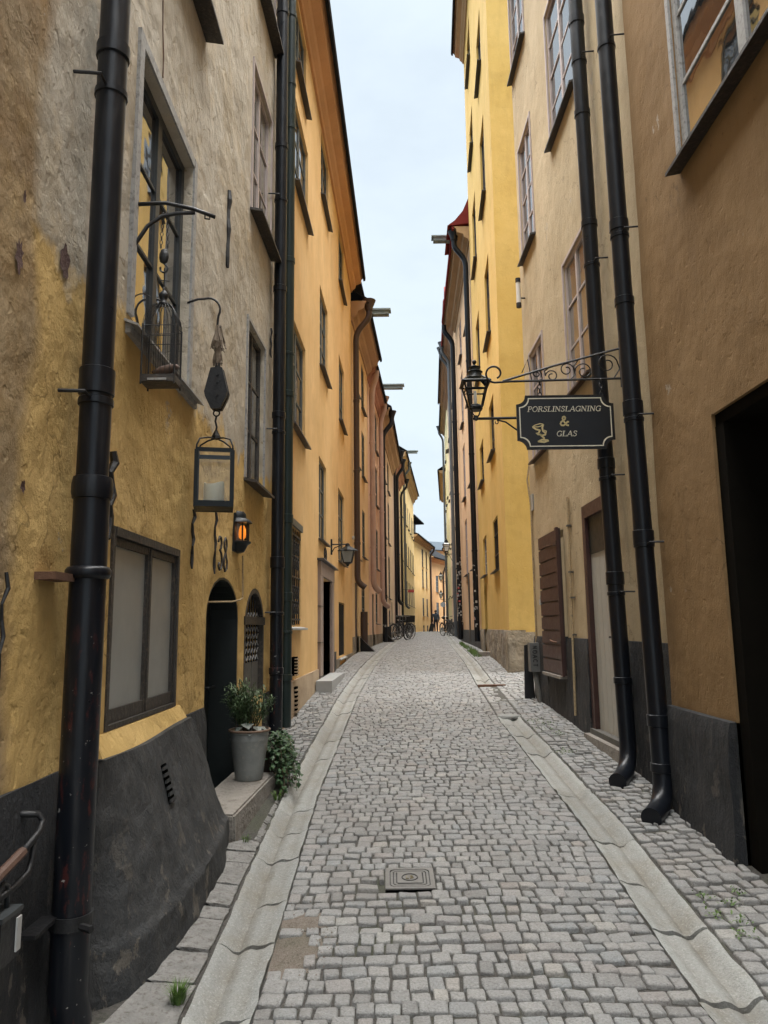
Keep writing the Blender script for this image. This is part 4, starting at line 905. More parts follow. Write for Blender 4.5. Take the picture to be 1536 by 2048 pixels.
hh_ = far_house('apricot_house', 'apricot house with blue-grey metal roof, farthest of all', WB3, 0, 7.9, 12.1, 'far_orange_plaster', 'orange_cornice', .3, [(2.6, 3.5, 9.5, 11)], plm=None, roof='roof_grey', rise=1.6, z0=-2)

# ================================================================== RIGHT 1: brown house with passage
WR1 = street_wall([(-8, 2.17), (6, 2.17)], -1)
r1 = empty('brown_house', (2.17, 3, g(3)), 'dark brown plaster house with black base and a pitch dark passage', 'house')
opr = [(3.05, 4.86, 4.99, 6.75), (2.9, 4.74, -1, 3.10), (3.05, 4.86, 8.2, 9.9)]
rwR = rough_wall(.016, 5.1)
wall_part(r1, WR1, -1.5, 5.8, -1, 10.6, opr, 'brown_plaster', depth=.45, cell=.14, disp=lambda s, z: rwR(s, z)*min(1, .2+.8*min([1]+[max(a-s, 0, s-b_, c2-z, z-d)/.25 for a, b_, c2, d in opr])))
cornice(r1, WR1, -1.5, 5.8, 10.6, .35, .5, 'tan_cornice')
window(r1, WR1, 3.05, 4.86, 4.99, 6.75, -.01, 2, 3, .06, .03, 'frame_grey', 'pane', 'frame_oldblack', 'frame_grey', .05, sl=.11, mull=.09)
window(r1, WR1, 3.05, 4.86, 8.2, 9.9, -.01, 2, 3, .06, .03, 'frame_grey', 'pane', 'frame_oldblack', 'frame_grey', .05, sl=.11, mull=.09)
plinth(r1, WR1, 4.74, 5.8, -1, 1.13, .06, 'black_plinth', cell=.06, amp=.014, slope=.035); plinth(r1, WR1, -1.5, 2.9, -1, 1.13, .06, 'black_plinth')
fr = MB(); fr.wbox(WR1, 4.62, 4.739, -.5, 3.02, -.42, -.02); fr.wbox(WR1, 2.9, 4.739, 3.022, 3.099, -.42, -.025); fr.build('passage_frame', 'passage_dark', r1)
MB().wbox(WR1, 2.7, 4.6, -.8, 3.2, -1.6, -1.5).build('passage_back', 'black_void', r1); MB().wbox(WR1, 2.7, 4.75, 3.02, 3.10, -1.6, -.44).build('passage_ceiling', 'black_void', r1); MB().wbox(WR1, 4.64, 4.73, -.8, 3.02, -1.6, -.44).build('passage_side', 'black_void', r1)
# ================================================================== RIGHT 2: tan house with shop door
WR2 = street_wall([(5.7, 2.242), (11, 2.2)], -1)
r2 = empty('tan_house', (2.22, 8, g(8)), 'tan plaster house with maroon shutter, shop door and two black downpipes', 'house')
opt = [(7.55, 8.72, 7.85, 9.72), (7.5, 8.45, 4.42, 6.05), (9.85, 10.72, 7.30, 9.15), (9.72, 10.56, 4.12, 5.72), (9.95, 10.95, 10.6, 12.2), (7.55, 8.72, 10.9, 12.6), (7.05, 8.17, .0, 3.04), (9.10, 10.1, 1.15, 2.92)]
rwT = rough_wall(.014, 9.2)
wall_part(r2, WR2, 5.802, 11, -.5, 13.2, opt, 'tan_plaster', depth=.2, cell=.14, disp=lambda s, z: rwT(s, z)*min(1, .2+.8*min([1]+[max(a-s, 0, s-b_, c2-z, z-d)/.25 for a, b_, c2, d in opt])))
cornice(r2, WR2, 5.802, 11, 13.2, .4, .5, 'tan_cornice')
for k, a in enumerate(opt[:6]): window(r2, WR2, *a, -.015, 2, 4 if k in (0, 2) else 3, .045, .024, 'frame_mauve', 'pane_beige' if k in (1,) else 'pane', 'maroon_dark' if k in (1, 3) else 'sill_zinc', 'frame_mauve', .04, sl=.085)
plinth(r2, WR2, 5.83, 11, -.5, 1.59, .035, 'black_plinth', gaps=[(7.05, 8.17), (9.08, 10.12)], cell=.09, amp=.012)
plinth(r2, WR2, 9.08, 10.12, -.5, 1.12, .035, 'black_plinth', cell=.12)
df = MB(); df.wbox(WR2, 7.05, 7.15, .72, 3.04, -.16, .02); df.wbox(WR2, 8.06, 8.17, .58, 3.04, -.16, .02); df.wbox(WR2, 7.15, 8.06, 2.9, 3.04, -.16, .022); dfo = df.build('door_frame', 'maroon_wood', r2)
sd_ = plank_door(r2, WR2, 7.15, 8.06, .64, 2.9, -.03, 'door_pale', 6, None); MB().wbox(WR2, 7.15, 8.06, 2.5, 2.9, -.028, -.018).build('fanlight', 'door_black', sd_)
MB().tube([WR2(7.25, 1.62, -.02), WR2(7.25, 1.62, .03), WR2(7.36, 1.62, .03)], .012, 6).build('handle', 'iron', sd_)
MB().wbox(WR2, 6.95, 8.2, .30, .60, -.1, .11).build('door_step', 'step_stone', r2); MB().wbox(WR2, 7.05, 8.17, .60, .655, -.16, .05).build('threshold', 'wood_board', r2)
# maroon shutter on the low window: a frame of battens with separate boards, padlock, strap hinges
sh = MB(); sh.wbox(WR2, 9.08, 10.14, 1.14, 2.93, .04, .066); sho = sh.build('shutter', 'maroon_dark', r2)
for k in range(10):
    z0_ = 1.145+.1785*k; MB().wbox(WR2, 9.16, 10.14, z0_+.010, z0_+.166, .067, .09).build('shutter_board', 'maroon_wood', sho)
MB().wbox(WR2, 9.07, 9.155, 1.13, 2.94, .067, .10).build('shutter_stile', 'maroon_wood', sho)
for z in (1.5, 2.72): MB().wbox(WR2, 9.04, 9.22, z, z+.05, .10, .112).build('hinge', 'maroon_dark', sho)
for z in (1.50, 2.72): MB().tube([WR2(9.22, z+.03, .092), WR2(9.5, z+.035, .092), WR2(9.65, z+.05, .092)], .012, 5).build('strap', 'rust', sho)
pl = MB(); pl.wbox(WR2, 10.13, 10.20, 2.02, 2.09, .05, .10); plo = pl.build('padlock', 'plate_grey', sho); MB().tube([WR2(10.15, 2.09, .08), WR2(10.15, 2.14, .08), WR2(10.18, 2.14, .08), WR2(10.18, 2.09, .08)], .009, 6).build('shackle', 'bike_steel', sho)
mb = MB(); mb.wbox(WR2, 9.1, 10.1, 1.10, 1.135, -.05, .12); mb.build('shutter_sill', 'step_stone', r2)
# conduits and small fittings
downpipe(r2, [WR2(8.72, 3.25, .022), WR2(8.72, .72, .055)], .016, 'conduit_pale', (), (), None, 8)
for z in (2.9, 2.35, 2.05, 1.62): MB().wbox(WR2, 8.69, 8.75, z, z+.02, .0, .05).build('conduit_clip', 'conduit_dark', r2)
MB().tube([WR2(10.86, 4.1, .02), WR2(10.88, 3.9, .05), WR2(10.85, 3.5, .02), WR2(10.86, 1.6, .02), WR2(10.86, .9, .05)], .014, 6).build('conduit', 'conduit_pale', r2)
MB().wbox(WR2, 10.72, 10.92, 3.42, 3.66, .0, .02).build('address_plate', 'plate_grey', r2)
fl = MB(); fl.tube([WR2(10.7, 6.62, .1), WR2(10.7, 6.95, .1)], .035, 8); flo = fl.build('tube_lamp', 'white_paint', r2); MB().tube([WR2(10.7, 6.55, .1), WR2(10.7, 6.62, .1)], .04, 8).build('lamp_cap', 'iron', flo); MB().tube([WR2(10.7, 6.95, .1), WR2(10.7, 7.02, .1)], .04, 8).build('lamp_cap', 'iron', flo); MB().tube([WR2(10.7, 6.7, .0), WR2(10.7, 6.7, .08)], .012, 6).build('lamp_arm', 'iron', flo)
# two big black downpipes with shoes
pp = downpipe(r2, [(2.115, 7.05, 13.3), (2.115, 6.95, 4.6), (2.11, 6.71, .50), (1.90, 6.38, .455)], .073, 'black_pipe_clean', [(8.1, .1), 7.0, 5.75, (3.25, .1), (2.16, .12), (1.25, .06)], [(7.6, -1), (5.3, -1), (3.1, -1), (2.02, -1)], 2.24, 20)
pp2 = downpipe(r2, [(2.065, 6.02, 10.7), (2.065, 5.95, 4.6), (2.06, 5.77, .43), (1.86, 5.50, .385)], .073, 'black_pipe_clean', [(7.6, .06), (5.15, .1), 4.45, (3.5, .12), (2.42, .12), (1.02, .09), .68], [(6.9, -1), (5.05, -1), (3.4, -1), (2.36, -1)], 2.17, 20)
# ================================================================== RIGHT 3: tall yellow house beyond the alley
R3P = [(14.2, 2.35), (22, 2.83)]
WR3 = street_wall(R3P, -1); r3 = empty('yellow_house', (2.6, 18, g(18)), 'tall bright yellow house with a stone base at the alley corner', 'house')
o3 = [(15.8, 17.0, a, b_) for a, b_ in ((2.97, 4.12), (5.59, 6.85), (8.31, 10.17), (11.74, 13.7), (15.11, 16.5))]+[(19.15, 20.45, a, b_) for a, b_ in ((3.09, 4.1), (5.59, 6.7), (8.57, 10.31), (11.87, 13.84), (15.33, 16.5), (18.12, 19.39))]
d3 = [(19.6, 20.6, .5, 2.9)]
wall_part(r3, WR3, 14.2, 22, 0, 20.2, o3+d3, 'yellow_plaster', depth=.18, cell=.8, ends=(False, True), arches=[(19.6, 20.6, 2.9, .3)])
WE3 = plan_wall((7.5, 14.2), (2.35, 14.2), -1)
wall_part(r3, WE3, 0, 5.15, 0, 20.2, [], 'yellow_plaster', name='end_wall', cell=.9, ends=(False, False))
for a in o3: window(r3, WR3, *a, -.05, 2, 3, .045, .025, 'frame_grey' if a[2] < 3.2 else 'frame_oldblack', 'pane', 'sill_zinc', sl=.1)
plank_door(r3, WR3, 19.6, 20.6, 1.08, 2.9, -.12, 'door_black', 3, 'iron')
cornice(r3, WR3, 14.2, 22, 20.2, .35, .4, 'tan_cornice')
plinth(r3, WR3, 14.17, 22, 0, 1.66, .04, 'rubble_plinth', gaps=[(19.6, 20.6)], cell=.12, amp=.045); plinth(r3, WE3, 0, 5.19, 0, 1.62, .03, 'rubble_plinth', cell=.12, amp=.04)
grl = [WR3(s, 0, 0) for s in (15.9, 16.9)]
for k in range(5): MB().tube([WR3(15.9+.25*k, 2.99, -.03), WR3(15.9+.25*k, 4.1, -.03)], .012, 5).build('bar', 'iron', r3)
for z in (3.3, 3.75): MB().wbox(WR3, 15.85, 16.95, z, z+.02, -.04, -.01).build('bar', 'iron', r3)
# ================================================================== RIGHT far row
WR = street_wall([(22, 2.84), (29.5, 3.08), (35, 3.4), (44, 3.95), (53, 4.5), (66, 5.6), (80, 7.6)], -1)
ra = far_house('peach_house', 'peach house with red dormer roof and hoist beam beyond the yellow house', WR, 22, 29.5, 13.9, 'peach_plaster', 'tan_cornice', .5, [(s, s+1.0, z, z+2.0) for s in (23.6, 26.4) for z in (3.6, 6.4, 9.2)]+[(s, s+1.0, 11.8, 13.3) for s in (23.6, 26.4)], plm='slate_plinth', plz=1.62, corn_h=.5, roof='roof_red', rise=1.6, fm='frame_mauve')
mb = MB(); mb.prism([(22.05, 14.5), (23.9, 14.5), (23.9, 14.9), (23.0, 16.4), (22.05, 14.9)], lambda p: WR(p[0], p[1], -2.2), lambda p: WR(p[0], p[1]-.5, -.3)); mb.build('dormer', 'pale_yellow_plaster', ra)
mb = extrude_s(WR, [(.70, 14.42), (.46, 14.60), (.2, 14.92), (-.05, 15.5), (-.25, 16.5), (-.9, 16.5), (-.9, 14.6)], 21.98, 23.9); mb.build('dormer_roof', 'roof_red', ra)
hoist_beam(ra, WR, 23.0, 14.42, 1.12); gooseneck(ra, WR, 22.3, 13.75, .48, .085, 'black_pipe_clean', 1.3, None, True, collars=(4, 7, 10))
gooseneck(ra, WR, 29.3, 13.8, .48, .10, 'black_pipe_clean', 1.25, None, False, collars=(4, 7, 10))
MB().tube([WR(26.0, 3.6, .03), WR(26.0, 1.2, .03)], .03, 8).build('conduit', 'conduit_dark', ra)
rb = far_house('coral_house', 'slim coral plaster house with a small red dormer', WR, 29.5, 35, 14.9, 'peach_plaster', 'brown_cornice', .42, [(s, s+1.0, z, z+1.8) for s in (30.6, 33) for z in (3.4, 6.2, 9, 12)], plm='slate_plinth', plz=1.9, roof='roof_red', rise=1.6, fm='frame_oldblack')
mb = MB(); mb.prism([(29.6, 15.3), (31.2, 15.3), (31.2, 15.7), (30.4, 16.4), (29.6, 15.7)], lambda p: WR(p[0], p[1], -2), lambda p: WR(p[0], p[1], .4)); mb.build('dormer', 'roof_red', rb)
gooseneck(rb, WR, 34.6, 14.9, .45, .075, 'grey_pipe', 1.3, None)
rc = far_house('buff_house', 'buff plaster house with brown eaves on the right', WR, 35, 44, 14.9, 'pale_peach_plaster', 'brown_cornice', .5, [(s, s+1.0, z, z+1.8) for s in (36.5, 39.5, 42) for z in (3.4, 6.2, 9, 12)], plm='slate_plinth', plz=2.0, fm='frame_oldblack')
gooseneck(rc, WR, 35.3, 14.9, .5, .075, 'grey_pipe', 1.4, None)
rd = far_house('pale_yellow_house', 'tall pale lemon house on the right up the lane', WR, 44, 53, 15.6, 'pale_yellow_plaster', 'tan_cornice', .35, [(s, s+1.0, z, z+1.8) for s in (45.5, 48.5, 51) for z in (3.6, 6.6, 9.8, 12.8)], plm='slate_plinth', plz=2.2, corn_h=.3, fm='frame_green')
gooseneck(rd, WR, 52.5, 15.6, .4, .075, 'grey_pipe', 1.4, None)
re_ = far_house('grey_base_house', 'yellow house with pale grey lower storey at the far right', WR, 53, 66, 12.6, 'pale_yellow_plaster', 'tan_cornice', .5, [(s, s+1.0, z, z+1.7) for s in (55, 58, 61, 64) for z in (6.4, 9.4)], plm='grey_plaster', plz=5.6, fm='frame_oldblack')
for s in (54.5, 57.5, 60.5): MB().wbox(WR, s, s+1.4, 1.2, 3.7, -.05, .07).build('door', 'door_brown', re_)
rf = far_house('last_orange_house', 'orange house curving out of sight on the right', WR, 66, 80, 8.2, 'far_orange_plaster', 'orange_cornice', .4, [(s, s+1.0, z, z+1.7) for s in (68, 71, 74) for z in (3.0, 5.6)], plm=None)

# ================================================================== things on and in front of the walls
def lantern_frame(mb, c, wt, wb, z0, z1, t):      # tapering square lantern: four corner bars, top and bottom rails
    def q(w, z): return [Vector((c[0]+sx*w, c[1]+sy*w, z)) for sx, sy in ((-1, -1), (1, -1), (1, 1), (-1, 1))]
    a, b_ = q(wb, z0), q(wt, z1)
    for i in range(4):
        mb.tube([a[i], b_[i]], t, 4); mb.tube([a[i], a[(i+1) % 4]], t, 4); mb.tube([b_[i], b_[(i+1) % 4]], t*1.2, 4)
    return a, b_
def spiral(c, r0, r1, a0, a1, n, ux, uz):        # flat scroll in the plane spanned by ux, uz
    c = Vector(c); ux = Vector(ux); uz = Vector(uz)
    return [c+(ux*math.cos(a)+uz*math.sin(a))*r for a, r in ((a0+(a1-a0)*k/n, r0+(r1-r0)*k/n) for k in range(n+1))]
# ---- birdcage on its bracket
bk = empty('iron_bracket', (-1.36, 3.79, 4.08), 'slim black iron bracket with curved brace holding the birdcage chain', 'bracket')
MB().tube([(-1.37, 3.79, 4.075), (-1.2, 3.82, 4.10), (-1.05, 3.84, 4.075), (-.93, 3.86, 4.035)], .011, 6).build('arm', 'iron', bk, True)
MB().tube([(-1.37, 3.79, 3.80), (-1.34, 3.795, 3.86), (-1.29, 3.80, 3.95), (-1.22, 3.82, 4.02), (-1.14, 3.835, 4.045), (-1.04, 3.845, 4.055)], .011, 6).build('brace', 'iron', bk, True)
MB().tube([(-.985, 3.85, 4.05), (-.985, 3.85, 4.02), (-.96, 3.855, 4.02), (-.96, 3.855, 4.04)], .005, 5).build('eyelet', 'iron', bk)
ch = empty('chain_and_pulley', (-1.2, 3.825, 4.04), 'doubled thin chain with a small black pulley hook above the birdcage', 'chain')
for sx in (-1, 1):
    for k in range(9):
        z = 4.035-.024*k; a = spiral((-1.2+sx*(.011+.001*k), 3.825, z), .008, .008, 0, 2*math.pi, 8, (1, 0, 0) if k % 2 else (0, 1, 0), (0, 0, 1.6)); MB().tube(a, .0022, 4, False).build('chain_link', 'iron', ch)
MB().lathe([(.006, -.045), (.020, -.036), (.027, -.01), (.026, .01), (.018, .034), (.007, .042)], (-1.2, 3.825, 3.785), 12, True, None, (1, .6)).build('pulley', 'iron', ch, True)
MB().tube([(-1.2, 3.825, 3.742), (-1.188, 3.825, 3.73)]+spiral((-1.198, 3.825, 3.71), .022, .020, 1.1, -3.6, 12, (1, 0, 0), (0, 0, 1)), .0055, 6).build('hook', 'iron', ch)
cg = empty('birdcage', (-1.195, 3.83, 3.05), 'domed wire birdcage with dark tray hanging before the upper window', 'birdcage')
cx, cy = -1.195, 3.83
MB().tube([(cx, cy, 3.715), (cx, cy, 3.60)], .004, 5).build('hanger', 'iron', cg)
MB().tube([(cx-.02, cy, 3.645), (cx+.03, cy, 3.64)], .003, 4).build('cross_pin', 'iron', cg)
MB().lathe([(.003, .075), (.010, .07), (.006, .058), (.012, .05), (.024, .035), (.026, .022), (.02, .01), (.016, .0), (.024, -.02), (.03, -.03)], (cx, cy, 3.53), 14).build('finial', 'iron', cg, True)
hw, hd = .088, .062
nb = 14
for i in range(28):
    t = i/28*4; k = int(t); f = t-k
    x, y = [(-hw+2*hw*f, -hd), (hw, -hd+2*hd*f), (hw-2*hw*f, hd), (-hw, hd-2*hd*f)][k]
    pts = [(cx+x, cy+y, 3.08), (cx+x, cy+y, 3.36)]+[(cx+x*math.cos(a)**.8, cy+y*math.cos(a)**.8, 3.36+.145*math.sin(a)) for a in np.linspace(.2, 1.35, 6)]
    MB().tube(pts, .0018, 4).build('wire', 'iron', cg)
for z in (3.36, 3.30): MB().tube([(cx-hw, cy-hd, z), (cx+hw, cy-hd, z), (cx+hw, cy+hd, z), (cx-hw, cy+hd, z), (cx-hw, cy-hd, z)], .0026, 4).build('hoop', 'iron', cg)
for sx in (-1, 1):
    for sy in (-1, 1): MB().tube([(cx+sx*hw, cy+sy*hd, 3.032), (cx+sx*hw, cy+sy*hd, 3.37)], .005, 6).build('corner_post', 'iron', cg)
mb = MB(); mb.box(cx-hw-.004, cx+hw+.004, cy-hd-.004, cy+hd+.004, 3.045, 3.085); tr = mb.build('tray', 'frame_oldblack', cg); MB().box(cx-.05, cx+.05, cy-hd-.010, cy-hd-.0045, 3.05, 3.062).build('tray_handle', 'frame_grey', tr)
MB().tube(spiral((cx-.10, cy-.02, 3.50), .05, .085, .9, 4.1, 12, (1, 0, 0), (0, 0, 1)), .0035, 5).build('wall_hook', 'iron', cg)
bird = empty('decoy_bird', (cx+.02, cy, 3.085), 'small dark brown bird figure sitting on the birdcage tray', 'bird figure')
mb = MB(); mb.tube([(cx-.055, cy+.02, 3.125), (cx-.03, cy+.01, 3.122), (cx+.005, cy, 3.124), (cx+.045, cy-.012, 3.128), (cx+.075, cy-.02, 3.136), (cx+.092, cy-.024, 3.138), (cx+.105, cy-.028, 3.130)], .03, 10, True, [.006, .016, .026, .026, .018, .013, .003]); mb.build('body', 'bird_brown', bird, True)
mb = MB(); mb.lathe([(.022, 0), (.016, .012), (.012, .024)], (cx+.015, cy, 3.086), 10); mb.build('foot', 'bird_brown', bird)
# ---- rope tassel, big pulley block and glass lantern on a hook
hk = empty('curved_hook', (-1.36, 4.93, 4.03), 'curved black iron hook carrying rope, pulley and lantern', 'hook')
lx, ly = -1.15, 4.95
MB().tube([(-1.37, 4.93, 4.02), (-1.30, 4.94, 4.05)]+[(-1.225+.085*math.cos(a), 4.945, 3.97+.09*math.sin(a)) for a in np.linspace(1.9, -.5, 9)]+[(-1.155, 4.95, 3.90), (-1.158, 4.95, 3.85), (-1.145, 4.95, 3.835), (-1.135, 4.95, 3.85)], .008, 6).build('rod', 'iron', hk, True)
rp = empty('rope_tassel', (lx, ly, 3.53), 'frayed brown rope tassel knotted above the pulley block', 'rope')
for z0_, z1_, r0, r1, n in ((3.855, 3.69, .018, .055, 70), (3.68, 3.575, .016, .034, 40)):
    for k in range(n):
        a = random.uniform(0, 6.28); q = random.uniform(.3, 1); e = random.uniform(-.02, .02)
        MB().tube([(lx+r0*q*math.cos(a), ly+r0*q*math.sin(a), z0_), (lx+r0*1.6*q*math.cos(a+.4), ly+r0*1.6*q*math.sin(a+.4), z0_-(z0_-z1_)*.35), (lx+r1*q*math.cos(a+.7), ly+r1*q*math.sin(a+.7), z0_-(z0_-z1_)*.75), (lx+r1*q*math.cos(a)*1.05, ly+r1*q*math.sin(a)*1.05, z1_+e)], .0035, 4).build('strand', 'rope', rp)
MB().lathe([(.012, -.14), (.02, -.09), (.024, -.04), (.02, 0)], (lx, ly, 3.70), 10).build('knot', 'rope', rp, True)
pb = empty('pulley_block', (lx, ly, 3.22), 'large black diamond shaped pulley block above the candle lantern', 'pulley')
prof = [(0, .155), (.042, .15), (.086, -.02), (.078, -.055), (.035, -.14), (0, -.145)]
poly = prof+[(-a, b_) for a, b_ in prof[::-1][1:-1]]
for y0_, y1_ in ((-.042, -.012), (.012, .042)):
    mb = MB(); mb.prism(poly, lambda p: (lx+p[0]*.94, ly+y0_, 3.385+p[1]), lambda p: (lx+p[0]*.94, ly+y1_, 3.385+p[1])); mb.build('cheek', 'iron', pb)
MB().tube([(lx, ly-.011, 3.37), (lx, ly+.011, 3.37)], .066, 18).build('wheel', 'rust', pb)
MB().tube([(lx, ly, 3.53), (lx, ly, 3.58)], .02, 8).build('strap', 'iron', pb)
for dz in (.10, .045, -.05): MB().tube([(lx+.01, ly-.05, 3.385+dz), (lx+.01, ly+.05, 3.385+dz)], .009, 8).build('bolt', 'iron', pb)
MB().tube(spiral((lx, ly, 3.218), .021, .021, 0, 6.283, 14, (1, 0, 0), (0, 0, 1)), .0055, 6, False).build('ring', 'iron', pb)
hl = empty('candle_lantern', (lx, ly, 2.545), 'square black metal lantern with a cream candle hanging below the pulley', 'lantern')
MB().tube([(lx, ly, 3.20), (lx-.006, ly, 3.16), (lx+.004, ly, 3.12), (lx, ly, 3.09)], .007, 6).build('hook', 'iron', hl)
MB().lathe([(.034, 0), (.03, .02), (.014, .05), (.008, .065)], (lx, ly, 3.035), 4).build('cap', 'iron', hl)
w_ = .118; rot = .22
def lr(x, y): return lx-.005+x*math.cos(rot)-y*math.sin(rot), ly+x*math.sin(rot)+y*math.cos(rot)
for sx in (-1, 1):
    for sy in (-1, 1):
        X, Y = lr(sx*w_, sy*w_); MB().tube([(lx, ly, 3.04), (lx+(X-lx)*.45, ly+(Y-ly)*.45, 3.032), (lx+(X-lx)*.85, ly+(Y-ly)*.85, 3.01), (X, Y, 2.96), (X, Y, 2.92)], .006, 6).build('hanger_rod', 'iron', hl, True)
        mb = MB(); p4 = [lr(sx*w_+a, sy*w_+b_) for a, b_ in ((-.013, -.013), (.013, -.013), (.013, .013), (-.013, .013))]; mb.hexa([(a, b_, 2.575) for a, b_ in p4]+[(a, b_, 2.93) for a, b_ in p4]); mb.build('corner_post', 'lantern_metal', hl)
for z0_, z1_, k in ((2.545, 2.585, 1.1), (2.92, 2.945, 1.06)):
    for a in range(4):
        c0, c1 = [(-1, -1), (1, -1), (1, 1), (-1, 1)][a], [(-1, -1), (1, -1), (1, 1), (-1, 1)][(a+1) % 4]
        P = [lr(w_*k*c0[0], w_*k*c0[1]), lr(w_*k*c1[0], w_*k*c1[1])]; Q = [lr(w_*(k-.2)*c1[0], w_*(k-.2)*c1[1]), lr(w_*(k-.2)*c0[0], w_*(k-.2)*c0[1])]
        mb = MB(); mb.hexa([(x, y, z0_) for x, y in P+Q]+[(x, y, z1_) for x, y in P+Q]); mb.build('rail', 'lantern_metal', hl)
mb = MB(); mb.hexa([(*lr(sx*w_*.98, sy*w_*.98), 2.548) for sx, sy in ((-1, -1), (1, -1), (1, 1), (-1, 1))]+[(*lr(sx*w_*.98, sy*w_*.98), 2.566) for sx, sy in ((-1, -1), (1, -1), (1, 1), (-1, 1))]); mb.build('floor', 'lantern_metal', hl)
for a in range(4):
    c0, c1 = [(-1, -1), (1, -1), (1, 1), (-1, 1)][a], [(-1, -1), (1, -1), (1, 1), (-1, 1)][(a+1) % 4]; P, Q = lr(w_*c0[0], w_*c0[1]), lr(w_*c1[0], w_*c1[1])
    mb = MB(); mb.add([(*P, 2.58), (*Q, 2.58), (*Q, 2.92), (*P, 2.92)], [(0, 1, 2, 3)]); mb.build('pane', 'lantern_glass', hl)
cdl = empty('candle', (*lr(.0, .02), 2.567), 'cream block candle with a melted rim inside the hanging lantern', 'candle')
mb = MB(); N = 20; cxx, cyy = lr(.0, .02); mb.lathe([(.068, 0), (.069, .14)], (cxx, cyy, 2.567), N, False); b0 = len(mb.v)
for k in range(N): q = 2*math.pi*k/N; mb.v.append((cxx+.067*math.cos(q), cyy+.067*math.sin(q), 2.567+.158+.012*math.cos(2*q+.4)))
for k in range(N): q = 2*math.pi*k/N; mb.v.append((cxx+.054*math.cos(q), cyy+.054*math.sin(q), 2.567+.138))
for r_ in (N, 2*N):
    for k in range(N): k2 = (k+1) % N; mb.f.append((r_+k, r_+k2, r_+N+k2, r_+N+k))
mb.f.append(tuple(3*N+k for k in range(N))); mb.build('wax', 'candle_wax', cdl, 40); MB().tube([(cxx, cyy, 2.70), (cxx, cyy, 2.725)], .003, 5).build('wick', 'iron', cdl)
# ---- lit wall lamp by the door
wl = empty('wall_lamp', WL1(6.58, 2.42, 0), 'black half-round wall lamp glowing orange beside the number 38', 'lamp')
lc = Vector(WL1(6.58, 0, .0)); lc.x += .005
def half(prof, mat, name, n=10, par=None):
    mb = MB(); b0 = 0
    for r_, z in prof:
        for k in range(n+1): q = -math.pi/2+math.pi*k/n; mb.v.append((lc.x+r_*math.cos(q)*1.15, lc.y+r_*math.sin(q), z))
    for i in range(len(prof)-1):
        for k in range(n): a = i*(n+1)+k; mb.f.append((a, a+1, a+n+2, a+n+1))
    mb.f.append(tuple(range(n+1))); mb.f.append(tuple((len(prof)-1)*(n+1)+k for k in range(n+1))); return mb.build(name, mat, par or wl, 40)
half([(.09, 2.675), (.115, 2.68), (.112, 2.69), (.085, 2.715), (.07, 2.725), (.066, 2.76), (.05, 2.785), (.01, 2.79)], 'lantern_metal', 'hood')
half([(.02, 2.41), (.055, 2.42), (.075, 2.46), (.085, 2.485), (.108, 2.50), (.108, 2.512), (.08, 2.52)], 'lantern_metal', 'base')
for k in range(6): q = -math.pi/2+math.pi*k/5; MB().tube([(lc.x+.087*math.cos(q)*1.15, lc.y+.087*math.sin(q), 2.515), (lc.x+.087*math.cos(q)*1.15, lc.y+.087*math.sin(q), 2.68)], .008, 5).build('bar', 'lantern_metal', wl)
half([(.08, 2.515), (.08, 2.68)], 'lantern_glass', 'glass')
MB().wbox(WL1, 6.46, 6.70, 2.42, 2.76, -.02, .012).build('back_plate', 'lantern_metal', wl)
bu = MB().lathe([(.012, 0), (.03, .015), (.034, .045), (.030, .09), (.02, .12), (.01, .125)], (lc.x+.045, lc.y, 2.535), 12).build('bulb', 'flame_bulb', wl, True)
pd = bpy.data.lights.new('wall_lamp_light', 'POINT'); pd.energy = .03; pd.color = (1, .45, .12); pd.shadow_soft_size = .03; po = bpy.data.objects.new('lamp_light', pd); C.objects.link(po); po.parent = wl; po.location = (lc.x+.07-wl.location.x, lc.y-wl.location.y, 2.62-wl.location.z)
